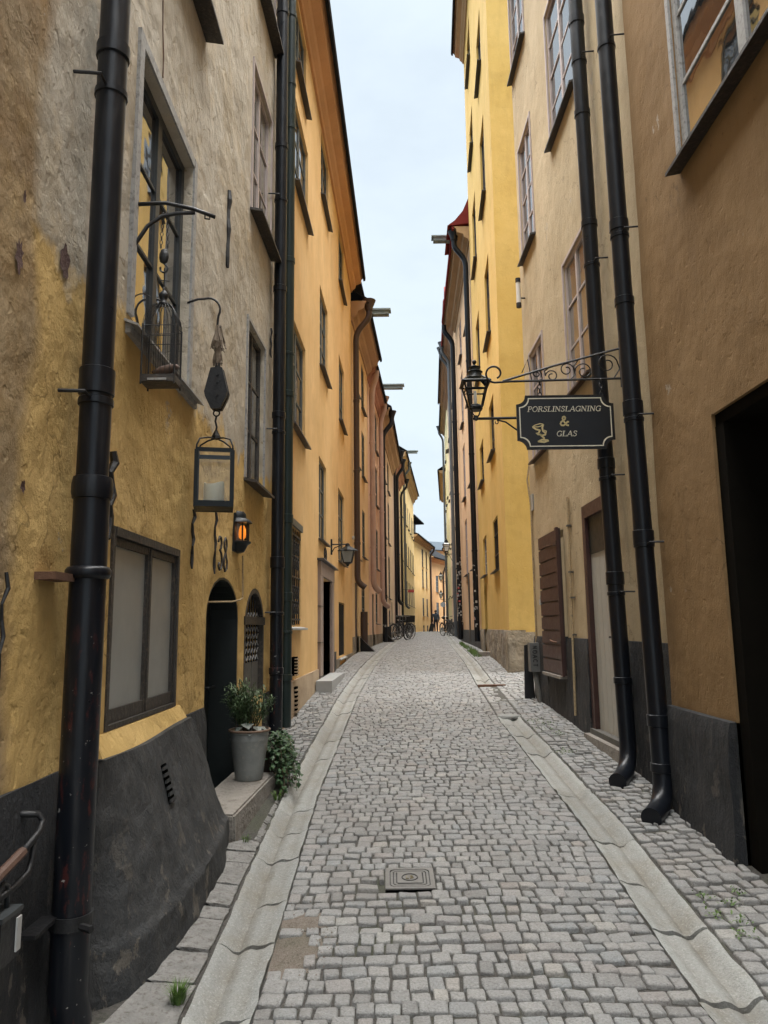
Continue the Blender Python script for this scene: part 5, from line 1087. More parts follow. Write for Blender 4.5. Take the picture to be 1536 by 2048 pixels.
# ---- street lantern on a long arm (right), and copies further up
def street_lantern(name, base, wallx, label, scale=1.0, group=None, fine=True):
    bx_, by_, bz_ = base; s = scale
    r_ = empty(name, (bx_, by_, bz_), label, 'street lantern', group)
    fm = MB(); a, b_ = lantern_frame(fm, (bx_, by_), .165*s, .085*s, bz_+.16*s, bz_+.50*s, .013*s); fm.build('frame', 'lantern_metal', r_)
    mid = [p0+(p1-p0)*.72 for p0, p1 in zip(a, b_)]
    mb = MB()
    for i in range(4): mb.tube([mid[i], mid[(i+1) % 4]], .012*s, 4)
    mb.build('mid_rail', 'lantern_metal', r_)
    for i in range(4): MB().add([a[i], a[(i+1) % 4], b_[(i+1) % 4], b_[i]], [(0, 1, 2, 3)]).build('pane', 'lantern_glass' if by_ < 20 else 'frosted_white', r_)
    rf_ = MB(); q0 = [(bx_+sx*.19*s, by_+sy*.19*s, bz_+.505*s) for sx, sy in ((-1, -1), (1, -1), (1, 1), (-1, 1))]; q1 = [(bx_+sx*.085*s, by_+sy*.085*s, bz_+.60*s) for sx, sy in ((-1, -1), (1, -1), (1, 1), (-1, 1))]
    for i in range(4): rf_.tube([q0[i], q1[i]], .011*s, 4); rf_.tube([q0[i], q0[(i+1) % 4]], .016*s, 4)
    rf_.build('roof_frame', 'lantern_metal', r_)
    for i in range(4): MB().add([q0[i], q0[(i+1) % 4], q1[(i+1) % 4], q1[i]], [(0, 1, 2, 3)]).build('roof_pane', 'lantern_glass' if by_ < 20 else 'frosted_white', r_)
    MB().lathe([(.125*s, .585*s), (.105*s, .61*s), (.10*s, .66*s), (.115*s, .675*s), (.075*s, .70*s), (.072*s, .735*s), (.09*s, .745*s), (.03*s, .775*s), (.012*s, .79*s), (.03*s, .81*s), (.033*s, .83*s), (.02*s, .852*s), (.005*s, .86*s)], (bx_, by_, bz_), 12).build('chimney', 'lantern_metal', r_, 45)
    MB().lathe([(.085*s, .12*s), (.10*s, .145*s), (.085*s, .165*s), (.07*s, .20*s), (.03*s, .215*s)], (bx_, by_, bz_), 12).build('burner_base', 'lantern_metal', r_, 45)
    MB().lathe([(.02*s, .2*s), (.022*s, .36*s), (.016*s, .40*s)], (bx_, by_, bz_), 10).build('lamp_tube', 'clear_bulb', r_)
    MB().lathe([(.01*s, -.03*s), (.04*s, -.01*s), (.03*s, .03*s), (.01*s, .05*s)], (bx_, by_, bz_), 10).build('pendant', 'lantern_metal', r_, 45)
    for k in range(4): q = math.pi/4+k*math.pi/2; MB().tube([(bx_, by_, bz_+.02*s), (bx_+.06*s*math.cos(q), by_+.06*s*math.sin(q), bz_+.05*s), (bx_+.10*s*math.cos(q), by_+.10*s*math.sin(q), bz_+.145*s)], .008*s, 5).build('cradle', 'lantern_metal', r_)
    sg = 1 if wallx > bx_ else -1
    MB().tube([(bx_-sg*.05*s, by_, bz_), (wallx+sg*.02, by_, bz_+.01)], .02*s, 6).build('arm', 'lantern_metal', r_)
    L_ = abs(wallx-bx_)
    MB().tube([(bx_+sg*L_*.32, by_, bz_-.02), (bx_+sg*L_*.45, by_, bz_-.05), (bx_+sg*L_*.7, by_, bz_-.22*s), (wallx, by_, bz_-.45*s)], .012*s, 6).build('brace', 'lantern_metal', r_, True)
    MB().tube(spiral((bx_+sg*L_*.31, by_, bz_-.055*s), .03*s, .012*s, 1.2, -4.2, 12, (sg, 0, 0), (0, 0, 1)), .008*s, 5).build('scroll', 'lantern_metal', r_)
    return r_
street_lantern('street_lantern', (1.30, 10.0, 4.60), 2.207, 'black glazed street lantern on a long arm behind the shop sign', 1.0, 'street lanterns')
street_lantern('street_lantern', (3.36, 40.0, 5.62), 3.71, 'far street lantern on the right above the grey wall', 1.05, 'street lanterns')
street_lantern('street_lantern', (4.38, 58.0, 5.2), 4.93, 'upper of the two farthest street lanterns at the bend', .95, 'street lanterns')
street_lantern('street_lantern', (4.55, 60.5, 3.95), 5.14, 'lower of the two farthest street lanterns at the bend', .9, 'street lanterns')
# ---- lantern on the orange house
ol = empty('bracket_lamp', WL2(14.42, 3.1, 0), 'small black bracket lamp between the orange house windows', 'lamp')
b0 = Vector(WL2(14.42, 0, .33)); bz_ = 3.08
MB().wbox(WL2, 14.38, 14.46, 3.16, 3.46, 0, .03).build('back_plate', 'lantern_metal', ol)
MB().tube([WL2(14.42, 3.36, .02), WL2(14.42, 3.36, .33)], .014, 6).build('arm', 'lantern_metal', ol); MB().tube([WL2(14.42, 3.2, .02), WL2(14.42, 3.29, .07), WL2(14.42, 3.34, .2)], .01, 6).build('brace', 'lantern_metal', ol)
fm = MB(); a, b_ = lantern_frame(fm, (b0.x, b0.y), .125, .075, bz_-.08, bz_+.15, .011); fm.build('frame', 'lantern_metal', ol)
for i in range(4): MB().add([a[i], a[(i+1) % 4], b_[(i+1) % 4], b_[i]], [(0, 1, 2, 3)]).build('pane', 'frosted_panel', ol)
MB().lathe([(.20, .145), (.195, .165), (.09, .22), (.05, .245), (.04, .28), (.02, .30)], (b0.x, b0.y, bz_), 4).build('hood', 'lantern_metal', ol); MB().lathe([(.02, -.15), (.035, -.12), (.09, -.085)], (b0.x, b0.y, bz_), 8).build('foot', 'lantern_metal', ol)
# ---- hanging shop sign with its wrought-iron bracket
SY = 6.62
br = empty('sign_bracket', (2.24, SY, 4.0), 'long black wrought-iron scroll bracket on the tan house', 'bracket')
Z0, Z1 = 3.985, 4.015      # lower bar rises a little towards the wall
def low(x): return Z0+(x-.99)/(2.24-.99)*.02
def topz(x): return low(1.05)+(x-1.05)/(2.24-1.05)*.30
MB().tube([(1.12, SY, low(1.12)), (2.26, SY, low(2.24))], .011, 6).build('lower_bar', 'iron', br); MB().tube([(1.12, SY, low(1.12)+.005), (1.6, SY, topz(1.6)+.01), (2.26, SY, topz(2.24)+.02)], .011, 6).build('upper_bar', 'iron', br)
MB().tube([(1.2, SY, low(1.2)), (1.12, SY, low(1.12)-.004)]+spiral((1.045, SY, low(1.0)+.082), .088, .05, -math.pi/2, -math.pi*2.35, 26, (1, 0, 0), (0, 0, 1)), .010, 6).build('end_scroll', 'iron', br, True)
for x0, r0, fl_ in ((1.44, .05, 1), (1.58, .07, -1), (1.72, .08, 1), (1.88, .10, -1), (2.1, .12, 1)):
    zc = (low(x0)+topz(x0))/2
    MB().tube(spiral((x0, SY, zc+.02*fl_), r0*.85, r0*.28, (0 if fl_ > 0 else math.pi), (0 if fl_ > 0 else math.pi)+fl_*math.pi*2.6, 22, (1, 0, 0), (0, 0, 1)), .0065, 5).build('scroll', 'iron', br, True)
    MB().tube([(x0+r0*.85*fl_, SY, zc+.02*fl_), (x0+r0*.95*fl_, SY, zc-.03*fl_), (x0+r0*.5*fl_, SY, low(x0)+.01 if fl_ > 0 else topz(x0)-.01)], .0065, 5).build('scroll_tail', 'iron', br)
MB().tube([(1.39, SY, low(1.4)+.01), (1.36, SY, 4.20), (1.305, SY+.02, 4.08)], .006, 5).build('hook_rod', 'iron', br)
MB().box(2.225, 2.245, SY-.03, SY+.03, 3.93, 4.38).build('wall_plate', 'iron', br)
sg_ = empty('shop_sign', (1.685, SY, 3.33), 'black hanging sign with gold border reading PORSLINSLAGNING & GLAS and a goblet', 'sign')
X0, X1, ZB, ZT = 1.235, 2.13, 3.335, 3.845; ct = .085
def plate(inset):
    x0, x1, z0, z1 = X0+inset, X1-inset, ZB+inset, ZT-inset; r_ = ct; pts = []
    for cx_, cz_, a0 in ((x0, z0, math.pi/2), (x1, z0, math.pi), (x1, z1, math.pi*1.5), (x0, z1, 0)):
        pts += [(cx_+r_*math.cos(a), cz_+r_*math.sin(a)) for a in np.linspace(a0, a0-math.pi/2, 7)]
    return pts
mb = MB(); mb.prism(plate(0), lambda p: (p[0], SY-.012, p[1]), lambda p: (p[0], SY+.012, p[1])); board = mb.build('board', 'sign_black', sg_)
for inset, wd, nm, mt, yo in ((-.001, .010, 'rim', 'iron', -.016), (.024, .009, 'border_line', 'sign_cream', -.0135)):
    o_, i_ = plate(inset), plate(inset+wd)
    # keep the concave corners concentric
    mb = MB(); n = len(o_)
    mb.v = [(x, SY+yo, z) for x, z in o_]+[(x, SY+yo, z) for x, z in i_]+[(x, SY-.0121, z) for x, z in o_]+[(x, SY-.0121, z) for x, z in i_]
    for k in range(n): k2 = (k+1) % n; mb.f += [(k, k2, n+k2, n+k), (k, k2, 2*n+k2, 2*n+k), (n+k, n+k2, 3*n+k2, 3*n+k)]
    mb.build(nm, mt, sg_)
def chain_drop(x, zt, zb, par):
    n = 4
    for k in range(n):
        z = zt+(zb-zt)*(k+.5)/n; MB().tube(spiral((x, SY, z), .016, .016, 0, 6.283, 10, (1, 0, 0) if k % 2 else (0, 1, 0), (0, 0, 1.5)), .005, 5, False).build('chain_link', 'iron', par)
chain_drop(1.46, low(1.46), 3.835, sg_); chain_drop(2.03, low(2.03), 3.835, sg_)
# serif italic capitals as strokes
GL = {'P': (.74, [[(.18, 0), (.18, 1), 't'], [(.18, .97), (.48, .97), (.62, .88), (.65, .74), (.6, .58), (.46, .5), (.18, .5), 'b'], [(.02, .02), (.36, .02), 's'], [(.02, .98), (.2, .98), 's']]),
 'O': (.86, [[(.43+.36*math.cos(a), .5+.49*math.sin(a)) for a in np.linspace(0, 6.283, 17)]+['o']]),
 'R': (.84, [[(.18, 0), (.18, 1), 't'], [(.18, .97), (.5, .97), (.62, .88), (.64, .74), (.58, .6), (.45, .53), (.18, .52), 'b'], [(.45, .52), (.74, .02), 't'], [(.02, .02), (.36, .02), 's'], [(.66, .02), (.86, .02), 's'], [(.02, .98), (.2, .98), 's']]),
 'S': (.66, [[(.56, .80), (.5, .92), (.33, .99), (.16, .92), (.11, .77), (.2, .62), (.4, .5), (.54, .38), (.56, .2), (.46, .07), (.28, .01), (.12, .08), (.06, .22), 'b'], [(.56, .72), (.57, .98), 's'], [(.06, .02), (.06, .28), 's']]),
 'L': (.72, [[(.18, 0), (.18, 1), 't'], [(.18, .03), (.66, .03), 's'], [(.64, .0), (.66, .24), 's'], [(.02, .98), (.36, .98), 's'], [(.02, .02), (.3, .02), 's']]),
 'I': (.42, [[(.2, 0), (.2, 1), 't'], [(.03, .02), (.37, .02), 's'], [(.03, .98), (.37, .98), 's']]),
 'N': (.92, [[(.15, 0), (.15, 1), 'n'], [(.15, .98), (.74, .03), 't'], [(.74, 0), (.74, 1), 'n'], [(.0, .02), (.3, .02), 's'], [(.0, .98), (.22, .98), 's'], [(.6, .98), (.88, .98), 's']]),
 'A': (.88, [[(.08, .02), (.44, 1), 'n'], [(.44, 1), (.78, .02), 't'], [(.22, .36), (.66, .36), 'n'], [(-.04, .02), (.2, .02), 's'], [(.64, .02), (.92, .02), 's']]),
 'G': (.86, [[(.72, .8), (.6, .94), (.42, .99), (.2, .88), (.08, .66), (.07, .4), (.17, .14), (.38, .01), (.58, .05), (.70, .18), 'b'], [(.71, .02), (.71, .42), 't'], [(.54, .42), (.84, .42), 's'], [(.73, .72), (.74, .98), 's']]),
 '&': (.95, [[(.92, .40), (.80, .42), (.62, .16), (.42, .02), (.2, .04), (.08, .2), (.14, .40), (.34, .56), (.52, .70), (.52, .88), (.40, .98), (.27, .92), (.25, .76), (.36, .54), (.6, .22), (.76, .05), (.94, .02), 'b']])}
WID = {'t': .075, 'n': .04, 's': .035, 'b': .055, 'o': .06}
def strokes(mb, lines, x, z, hgt, shear, wk=1.0, depth=.0025, yo=SY-.0122):
    for ln in lines:
        kind = ln[-1]; pts = [Vector((x+(px+pz*shear)*hgt, 0, z+pz*hgt)) for px, pz in ln[:-1]]; hw_ = WID[kind]*hgt*wk
        for a, b_ in zip(pts[:-1], pts[1:]):
            d_ = (b_-a).normalized(); n_ = Vector((-d_.z, 0, d_.x))*hw_; e = d_*hw_*.35
            q = [a-e+n_, b_+e+n_, b_+e-n_, a-e-n_]; mb.hexa([(p_.x, yo, p_.z) for p_ in q]+[(p_.x, yo-depth, p_.z) for p_ in q])
def lettering(text, xc, z, hgt, track=.02, stretch=1.18):
    tot = sum(GL[ch_][0]*stretch+track for ch_ in text)*hgt; x = xc-tot/2
    for ch_ in text:
        w0, lines = GL[ch_]; mb = MB(); strokes(mb, [[(px*stretch, pz) for px, pz in l_[:-1]]+[l_[-1]] for l_ in lines], x, z, hgt, .2); mb.build('letter', 'sign_cream', board); x += (w0*stretch+track)*hgt
lettering('PORSLINSLAGNING', 1.672, 3.69, .0495); lettering('GLAS', 1.685, 3.455, .050)
mb = MB(); strokes(mb, GL['&'][1], 1.625, 3.555, .088, .12, 1.5); mb.build('ampersand', 'sign_gold', board)
gob = [[(.02, .86), (.15, .95), (.45, 1.04), (.62, 1.0), (.5, .9), (.3, .85), (.02, .86), 'n'], [(.04, .84), (.2, .72), (.42, .66), (.34, .5), (.24, .46), 't'], [(.62, .98), (.56, .8), (.58, .62), (.72, .5), (.7, .4), (.52, .36), (.4, .42), 't'], [(.42, .4), (.62, .22), (.6, .12), 't'], [(.30, .02), (.5, .12), (.82, .08), 't'], [(.28, .02), (.62, -.02), (.86, .06), 't'], [(.66, .66), (.78, .6), (.74, .48), 'n'], [(.2, .5), (.3, .40), (.4, .42), 'n']]
mb = MB(); strokes(mb, gob, 1.375, 3.405, .165, -.02, .62); mb.build('goblet_emblem', 'sign_gold', board)
# ---- stone step, zinc pot, plants
stp = MB(); zt = .515
stp.hexa([(-1.37, 5.30, .2), (-1.02, 5.24, .2), (-.945, 6.62, .25), (-1.34, 6.64, .25), (-1.37, 5.30, zt), (-1.035, 5.24, zt-.012), (-.96, 6.62, zt+.01), (-1.34, 6.64, zt+.012)])
so = stp.build('door_step', 'step_stone'); bm = bmesh.new(); bm.from_mesh(so.data); bmesh.ops.bevel(bm, geom=bm.edges[:], offset=.014, segments=2, affect='EDGES'); bm.to_mesh(so.data); bm.free()
tag(so, 'worn grey stone step under the arched door and the plant pot', 'step')
px_, py_, pz_ = -1.135, 6.33, zt+.010
pot = empty('plant_pot', (px_, py_, pz_), 'weathered grey zinc plant pot standing on the stone step', 'pot')
MB().lathe([(.105, 0), (.112, .012), (.118, .06), (.150, .29), (.154, .31), (.158, .325), (.154, .338), (.158, .352), (.155, .365), (.168, .385), (.170, .398), (.160, .40), (.148, .37), (.14, .36)], (px_, py_, pz_), 28).build('body', 'zinc_pot', pot, 40)
MB().tube(spiral((px_, py_, pz_+.392), .166, .166, 0, 6.283, 28, (1, 0, 0), (0, 1, 0)), .010, 8, False).build('rim', 'pot_rim', pot, True); MB().lathe([(.148, .355), (.08, .365), (.0, .37)], (px_, py_, pz_), 20).build('earth', 'soil', pot, True)
def leaf(mb, p, d, up, L_, w_, fold=.25):
    d = d.normalized(); s_ = d.cross(up)
    s_ = s_.normalized() if s_.length > 1e-4 else d.orthogonal().normalized()
    n_ = s_.cross(d); a = p; b_ = p+d*L_*.45+s_*w_+n_*w_*fold; c_ = p+d*L_-n_*L_*.12; e = p+d*L_*.45-s_*w_+n_*w_*fold; m_ = p+d*L_*.5
    mb.add([a, b_, c_, e, m_], [(0, 1, 4), (1, 2, 4), (2, 3, 4), (3, 0, 4)])
def rnd(): return Vector((random.gauss(0, 1), random.gauss(0, 1), random.gauss(0, 1)))
shb = empty('feathery_shrub', (px_, py_, pz_+.37), 'feathery dark green shrub growing in the zinc pot', 'plant')
stm = MB(); fol = MB()
for k in range(26):
    a = random.uniform(0, 6.28); sp = random.uniform(.05, .20); hgt = random.uniform(.22, .42)*(1.1-sp*1.2)
    base = Vector((px_+.04*math.cos(a), py_+.04*math.sin(a), pz_+.36)); tip = Vector((px_+sp*math.cos(a), py_+sp*math.sin(a), pz_+.37+hgt)); mid_ = (base+tip)/2+Vector((0, 0, .05))
    pts = [base*(1-t)**2+mid_*2*t*(1-t)+tip*t*t for t in np.linspace(0, 1, 6)]; stm.tube(pts, .0035, 4, True, [.005, .0045, .004, .003, .002, .001])
    for q in range(110):
        t = random.uniform(.25, 1); p = base*(1-t)**2+mid_*2*t*(1-t)+tip*t*t; out_ = (p-Vector((px_, py_, p.z)))
        d_ = rnd()*.8+Vector((0, 0, .7))+out_*4; p = p+rnd()*.018
        for z_ in range(2): leaf(fol, p+d_.normalized()*.012*z_, d_+rnd()*.4, Vector((0, 0, 1)), random.uniform(.024, .05), random.uniform(.003, .006))
stm.build('stem', 'stem', shb); fol.build('foliage', 'leaf_feather', shb)
bg_ = empty('silver_begonia', (px_+.05, py_-.1, pz_+.38), 'silver veined begonia leaves at the rim of the zinc pot', 'plant')
for dx, dy, dz, L_, w_, az in ((.00, -.12, .06, .10, .055, -1.2), (.07, -.10, .03, .095, .05, -.6), (-.06, -.12, .03, .08, .04, -2.2), (.11, -.03, .02, .08, .04, -.2), (.03, -.14, .0, .08, .045, -1.5)):
    mb = MB(); d_ = Vector((math.cos(az), math.sin(az), -.35)); leaf(mb, Vector((px_+dx-.03*math.cos(az), py_+dy*.75, pz_+.40+dz)), d_, Vector((0, 0, 1)), L_, w_, .15); mb.build('leaf', 'leaf_silver', bg_)
    MB().tube([(px_, py_-.04, pz_+.37), (px_+dx-.03*math.cos(az), py_+dy*.75, pz_+.40+dz)], .003, 5).build('leaf_stalk', 'stem', bg_)
iv = empty('trailing_ivy', (-.99, 6.62, zt), 'dark glossy ivy trailing over the end of the stone step', 'plant')
stm = MB(); fol = MB()
for k in range(46):
    base = Vector((random.uniform(-1.05, -.90), random.uniform(6.52, 6.92), zt+.22+random.uniform(-.05, .10))); yy = random.uniform(6.35, 6.95)
    if k < 8: yy = random.uniform(6.2, 6.45)
    end = Vector((random.uniform(-.98, -.78) if k > 8 else random.uniform(-.86, -.72), yy, g(6.6)+random.uniform(.03, .26) if k > 8 else g(6.3)+random.uniform(.03, .12))); mid_ = (base+end)/2+Vector((.05, 0, .12))
    pts = [base*(1-t)**2+mid_*2*t*(1-t)+end*t*t for t in np.linspace(0, 1, 7)]; stm.tube(pts, .0025, 4)
    for q in range(24):
        t = random.uniform(0, 1); p = base*(1-t)**2+mid_*2*t*(1-t)+end*t*t+rnd()*.022; d_ = Vector((random.gauss(.5, .6), random.gauss(-.4, .6), random.gauss(-.35, .4)))
        leaf(fol, p, d_, Vector((.3, -.2, 1)), random.uniform(.030, .055), random.uniform(.013, .024), .12)
stm.build('stem', 'stem', iv); fol.build('foliage', 'leaf_ivy', iv)
ivp = MB().lathe([(.10, 0), (.13, .2), (.14, .24), (.12, .24)], (-1.0, 6.82, g(6.8)+.02), 18).build('ivy_pot', 'soil', iv, 40)
def tuft(name, label, c, n, h0, spread, mat='leaf_grass', group=None):
    r_ = empty(name, c, label, 'plant', group); mb = MB()
    for k in range(n):
        a = random.uniform(0, 6.28); q = spread*math.sqrt(random.random()); p = Vector((c[0]+q*math.cos(a)*.6, c[1]+q*math.sin(a)*.6, c[2])); lean = Vector((math.cos(a), math.sin(a), 0))*random.uniform(.1, .7)*h0; hh = h0*random.uniform(.5, 1)
        p1 = p+lean*.35+Vector((0, 0, hh*.65)); p2 = p+lean+Vector((0, 0, hh)); s_ = Vector((-math.sin(a), math.cos(a), 0))*.0022
        mb.add([p-s_, p+s_, p1+s_*.8, p1-s_*.8, p2], [(0, 1, 2, 3), (3, 2, 4)])
    mb.build('blades', mat, r_); return r_
tuft('grass_tuft', 'bright grass tuft beside the left gutter near the buttress', (-.90, 3.42, g(3.42)+.01), 130, .09, .05)
tuft('grass_tuft', 'small grass tuft at the foot of the stone step', (-.95, 5.24, g(5.24)+.02), 40, .05, .04); tuft('grass_tuft', 'weed sprouting below the ivy by the gutter', (-.88, 6.18, g(6.18)+.01), 60, .08, .05)
def weeds(name, label, pts, n, L_):
    r_ = empty(name, (pts[0][0], pts[0][1], g(pts[0][1])), label, 'plant'); mb = MB()
    for (x, y, sp) in pts:
        for k in range(n):
            xx, yy = x+random.gauss(0, sp), y+random.gauss(0, sp); leaf(mb, Vector((xx, yy, g(yy)+side_r(xx, yy)+random.uniform(.002, .02))), rnd()*.6+Vector((0, 0, .5)), Vector((0, 0, 1)), L_*random.uniform(.6, 1.2), L_*.3)
    mb.build('leaves', 'leaf_grass', r_)
weeds('weed_patch', 'small green weeds between the setts near the dark passage', [(1.78, 4.05, .03), (1.83, 4.22, .03), (1.72, 4.35, .03), (1.70, 4.12, .03), (1.92, 4.35, .025), (1.75, 3.9, .03)], 22, .022)
weeds('moss_patch', 'mossy green joints between setts below the maroon shutter', [(1.78, 9.2, .06), (1.86, 9.0, .06), (1.8, 8.7, .06), (1.9, 8.4, .05), (1.78, 7.6, .05)], 40, .02)
gs = MB()
for k in range(1500):
    y = random.uniform(18.5, 27); lo, hi = GRI(y)+GW+.04, rwall(y)-.25; x = lo+(hi-lo)*random.random()**1.2
    if nz(x, y, 0, 2.2) < -.05: continue
    z = g(y)+side_r(x, y); a = random.uniform(0, 6.28); h0 = random.uniform(.03, .13); s_ = .005
    gs.add([(x-s_, y, z), (x+s_, y, z), (x+.04*math.cos(a), y+.04*math.sin(a), z+h0)], [(0, 1, 2)])
tag(gs.build('grass', 'leaf_grass'), 'grass growing along the right pavement beyond the alley', 'grass', kind='stuff')
# ---- manhole cover
mh = empty('manhole_cover', (MH[0], MH[1], g(MH[1])), 'small square cast-iron cover with rounded rings set in the setts', 'manhole cover')
sl_ = (g(4.8)-g(4.4))/.4
def mz(x, y): return g(MH[1])+crown(MH[0], MH[1])+sl_*(y-MH[1])-.002
def rrect(h, r_, n=5):
    out = []
    for cx_, cy_, a0 in ((h-r_, -h+r_, -math.pi/2), (h-r_, h-r_, 0), (-h+r_, h-r_, math.pi/2), (-h+r_, -h+r_, math.pi)): out += [(cx_+r_*math.cos(a0+math.pi/2*k/n), cy_+r_*math.sin(a0+math.pi/2*k/n)) for k in range(n+1)]
    return out
def slab(name, h, r_, z0, z1, mat): mb = MB(); mb.prism(rrect(h, r_), lambda p: (MH[0]+p[0], MH[1]+p[1], mz(0, MH[1]+p[1])+z0), lambda p: (MH[0]+p[0], MH[1]+p[1], mz(0, MH[1]+p[1])+z1)); return mb.build(name, mat, mh)
def ringslab(name, h0, h1, r0, r1, z0, z1, mat):
    a, b_ = rrect(h0, r0), rrect(h1, r1); n = len(a); mb = MB(); f_ = lambda p, z: (MH[0]+p[0], MH[1]+p[1], mz(0, MH[1]+p[1])+z)
    mb.v = [f_(p, z0) for p in a]+[f_(p, z1) for p in a]+[f_(p, z1) for p in b_]+[f_(p, z0) for p in b_]
    for k in range(n):
        k2 = (k+1) % n
        for q in range(3): mb.f.append((q*n+k, q*n+k2, (q+1)*n+k2, (q+1)*n+k))
    return mb.build(name, mat, mh)
slab('base', .143, .004, -.03, -.004, 'manhole_dark'); ringslab('frame', .143, .118, .004, .03, -.02, .004, 'manhole_iron'); ringslab('ring', .112, .099, .03, .026, -.02, .003, 'manhole_iron'); ringslab('ring', .092, .081, .022, .018, -.02, .003, 'manhole_iron')
lid = slab('lid', .073, .006, -.02, .006, 'manhole_iron'); mb = MB(); mb.tube([(MH[0]+.045*math.cos(a), MH[1]+.045*math.sin(a), mz(0, MH[1]+.045*math.sin(a))+.0065) for a in np.linspace(0, 6.283, 24)], .004, 5, False); mb.build('emblem_ring', 'manhole_dark', lid)
mb = MB()
for pts in ([(-.018, .02), (-.022, -.018), (-.004, -.022)], [(.004, .02), (.004, -.02)], [(.004, .018), (.02, .012), (.005, 0), (.022, -.012), (.004, -.02)]): mb.tube([(MH[0]+a, MH[1]+b_, mz(0, MH[1]+b_)+.0075) for a, b_ in pts], .0035, 5)
mb.build('emblem', 'brass', lid)
# ---- drain slot and threshold beside the alley, low stone block by the grass
mb = MB(); mb.hexa([(1.50, 12.36, g(12.4)-.05), (1.95, 12.36, g(12.4)-.05), (1.95, 12.46, g(12.4)-.05), (1.50, 12.46, g(12.4)-.05), (1.50, 12.36, g(12.4)+.035), (1.95, 12.36, g(12.4)+.035), (1.95, 12.46, g(12.4)+.035), (1.50, 12.46, g(12.4)+.035)]); tag(mb.build('edge_board', 'rust'), 'low brown edging across the start of the far right gutter', 'edging')
mb = MB(); mb.box(2.33, 2.80, 18.6, 19.05, g(18.8)-.05, g(18.8)+.13); tag(mb.build('stone_block', 'step_stone'), 'low stone block by the grass strip at the yellow house', 'step')
# ---- utility post and board at the corner of the tan house
up_ = empty('utility_box', WR2(10.75, g(10.75), .2), 'grey utility box on a leaning post at the tan house corner', 'utility box')
MB().tube([(2.135, 10.55, g(10.6)), (2.10, 10.68, 1.15)], .035, 6).build('post', 'wood_board', up_)
bxx = MB(); bxx.box(2.035, 2.165, 10.60, 10.78, 1.10, 1.50); bo = bxx.build('cabinet', 'box_grey', up_)
LT = {'K': [[(.1, 0), (.1, 1), 't'], [(.1, .45), (.6, 1), 't'], [(.25, .6), (.62, 0), 't']], 'N': [[(.1, 0), (.1, 1), 't'], [(.1, 1), (.6, 0), 't'], [(.6, 0), (.6, 1), 't']], 'O': GL['O'][1], 'A': GL['A'][1], 'C': [GL['G'][1][0]], 'T': [[(.35, 0), (.35, 1), 't'], [(.05, 1), (.65, 1), 't']]}
for k, ch_ in enumerate('NOACT'):
    mb = MB()
    for ln in LT[ch_]:
        pts = [(2.07+pz*.06, 1.46-.062*k-px*.055) for px, pz in ln[:-1]]
        for a, b_ in zip(pts[:-1], pts[1:]): mb.tube([(a[0], 10.598, a[1]), (b_[0], 10.598, b_[1])], .006, 4)
    mb.build('letter', 'iron', bo)
MB().hexa([(1.99, 10.9, g(10.8)), (2.14, 10.9, g(10.8)), (2.14, 10.94, g(10.8)), (1.99, 10.94, g(10.8)), (2.01, 10.9, 1.46), (2.10, 10.9, 1.48), (2.10, 10.94, 1.48), (2.01, 10.94, 1.46)]).build('back_board', 'iron', up_)
# ---- handrail and padlock box, bottom left
hr = empty('handrail', (-1.30, 2.6, 1.0), 'rusty wood-topped handrail ending in an iron scroll at the left edge', 'handrail')
MB().tube([(-1.27, 1.9, .80), (-1.27, 2.5, .94), (-1.27, 2.72, .985)], .018, 8).build('rail', 'rail_wood', hr)
MB().tube([(-1.27, 2.72, .985), (-1.27, 2.84, 1.02), (-1.275, 2.88, 1.05), (-1.29, 2.87, 1.075), (-1.33, 2.85, 1.08), (-1.38, 2.84, 1.08)], .013, 8).build('scroll_end', 'iron', hr, True)
MB().tube([(-1.27, 2.80, 1.0), (-1.27, 2.80, .94), (-1.27, 2.77, .90), (-1.27, 2.68, .885), (-1.27, 2.5, .88)], .012, 8).build('loop', 'iron', hr, True)
kb = empty('key_safe', (-1.27, 2.6, .70), 'black key safe padlocked to the iron handrail loop', 'key safe')
mb = MB(); mb.box(-1.31, -1.235, 2.53, 2.66, .68, .82); kbo = mb.build('body', 'iron', kb); MB().box(-1.315, -1.23, 2.525, 2.665, .82, .835).build('cap', 'frame_dark', kb); MB().box(-1.234, -1.228, 2.625, 2.655, .70, .805).build('slide_cover', 'plate_grey', kb)
MB().tube([(-1.27, 2.57, .83), (-1.27, 2.57, .905), (-1.27, 2.60, .92), (-1.27, 2.63, .905), (-1.27, 2.63, .83)], .008, 6).build('shackle', 'frame_dark', kb, True)

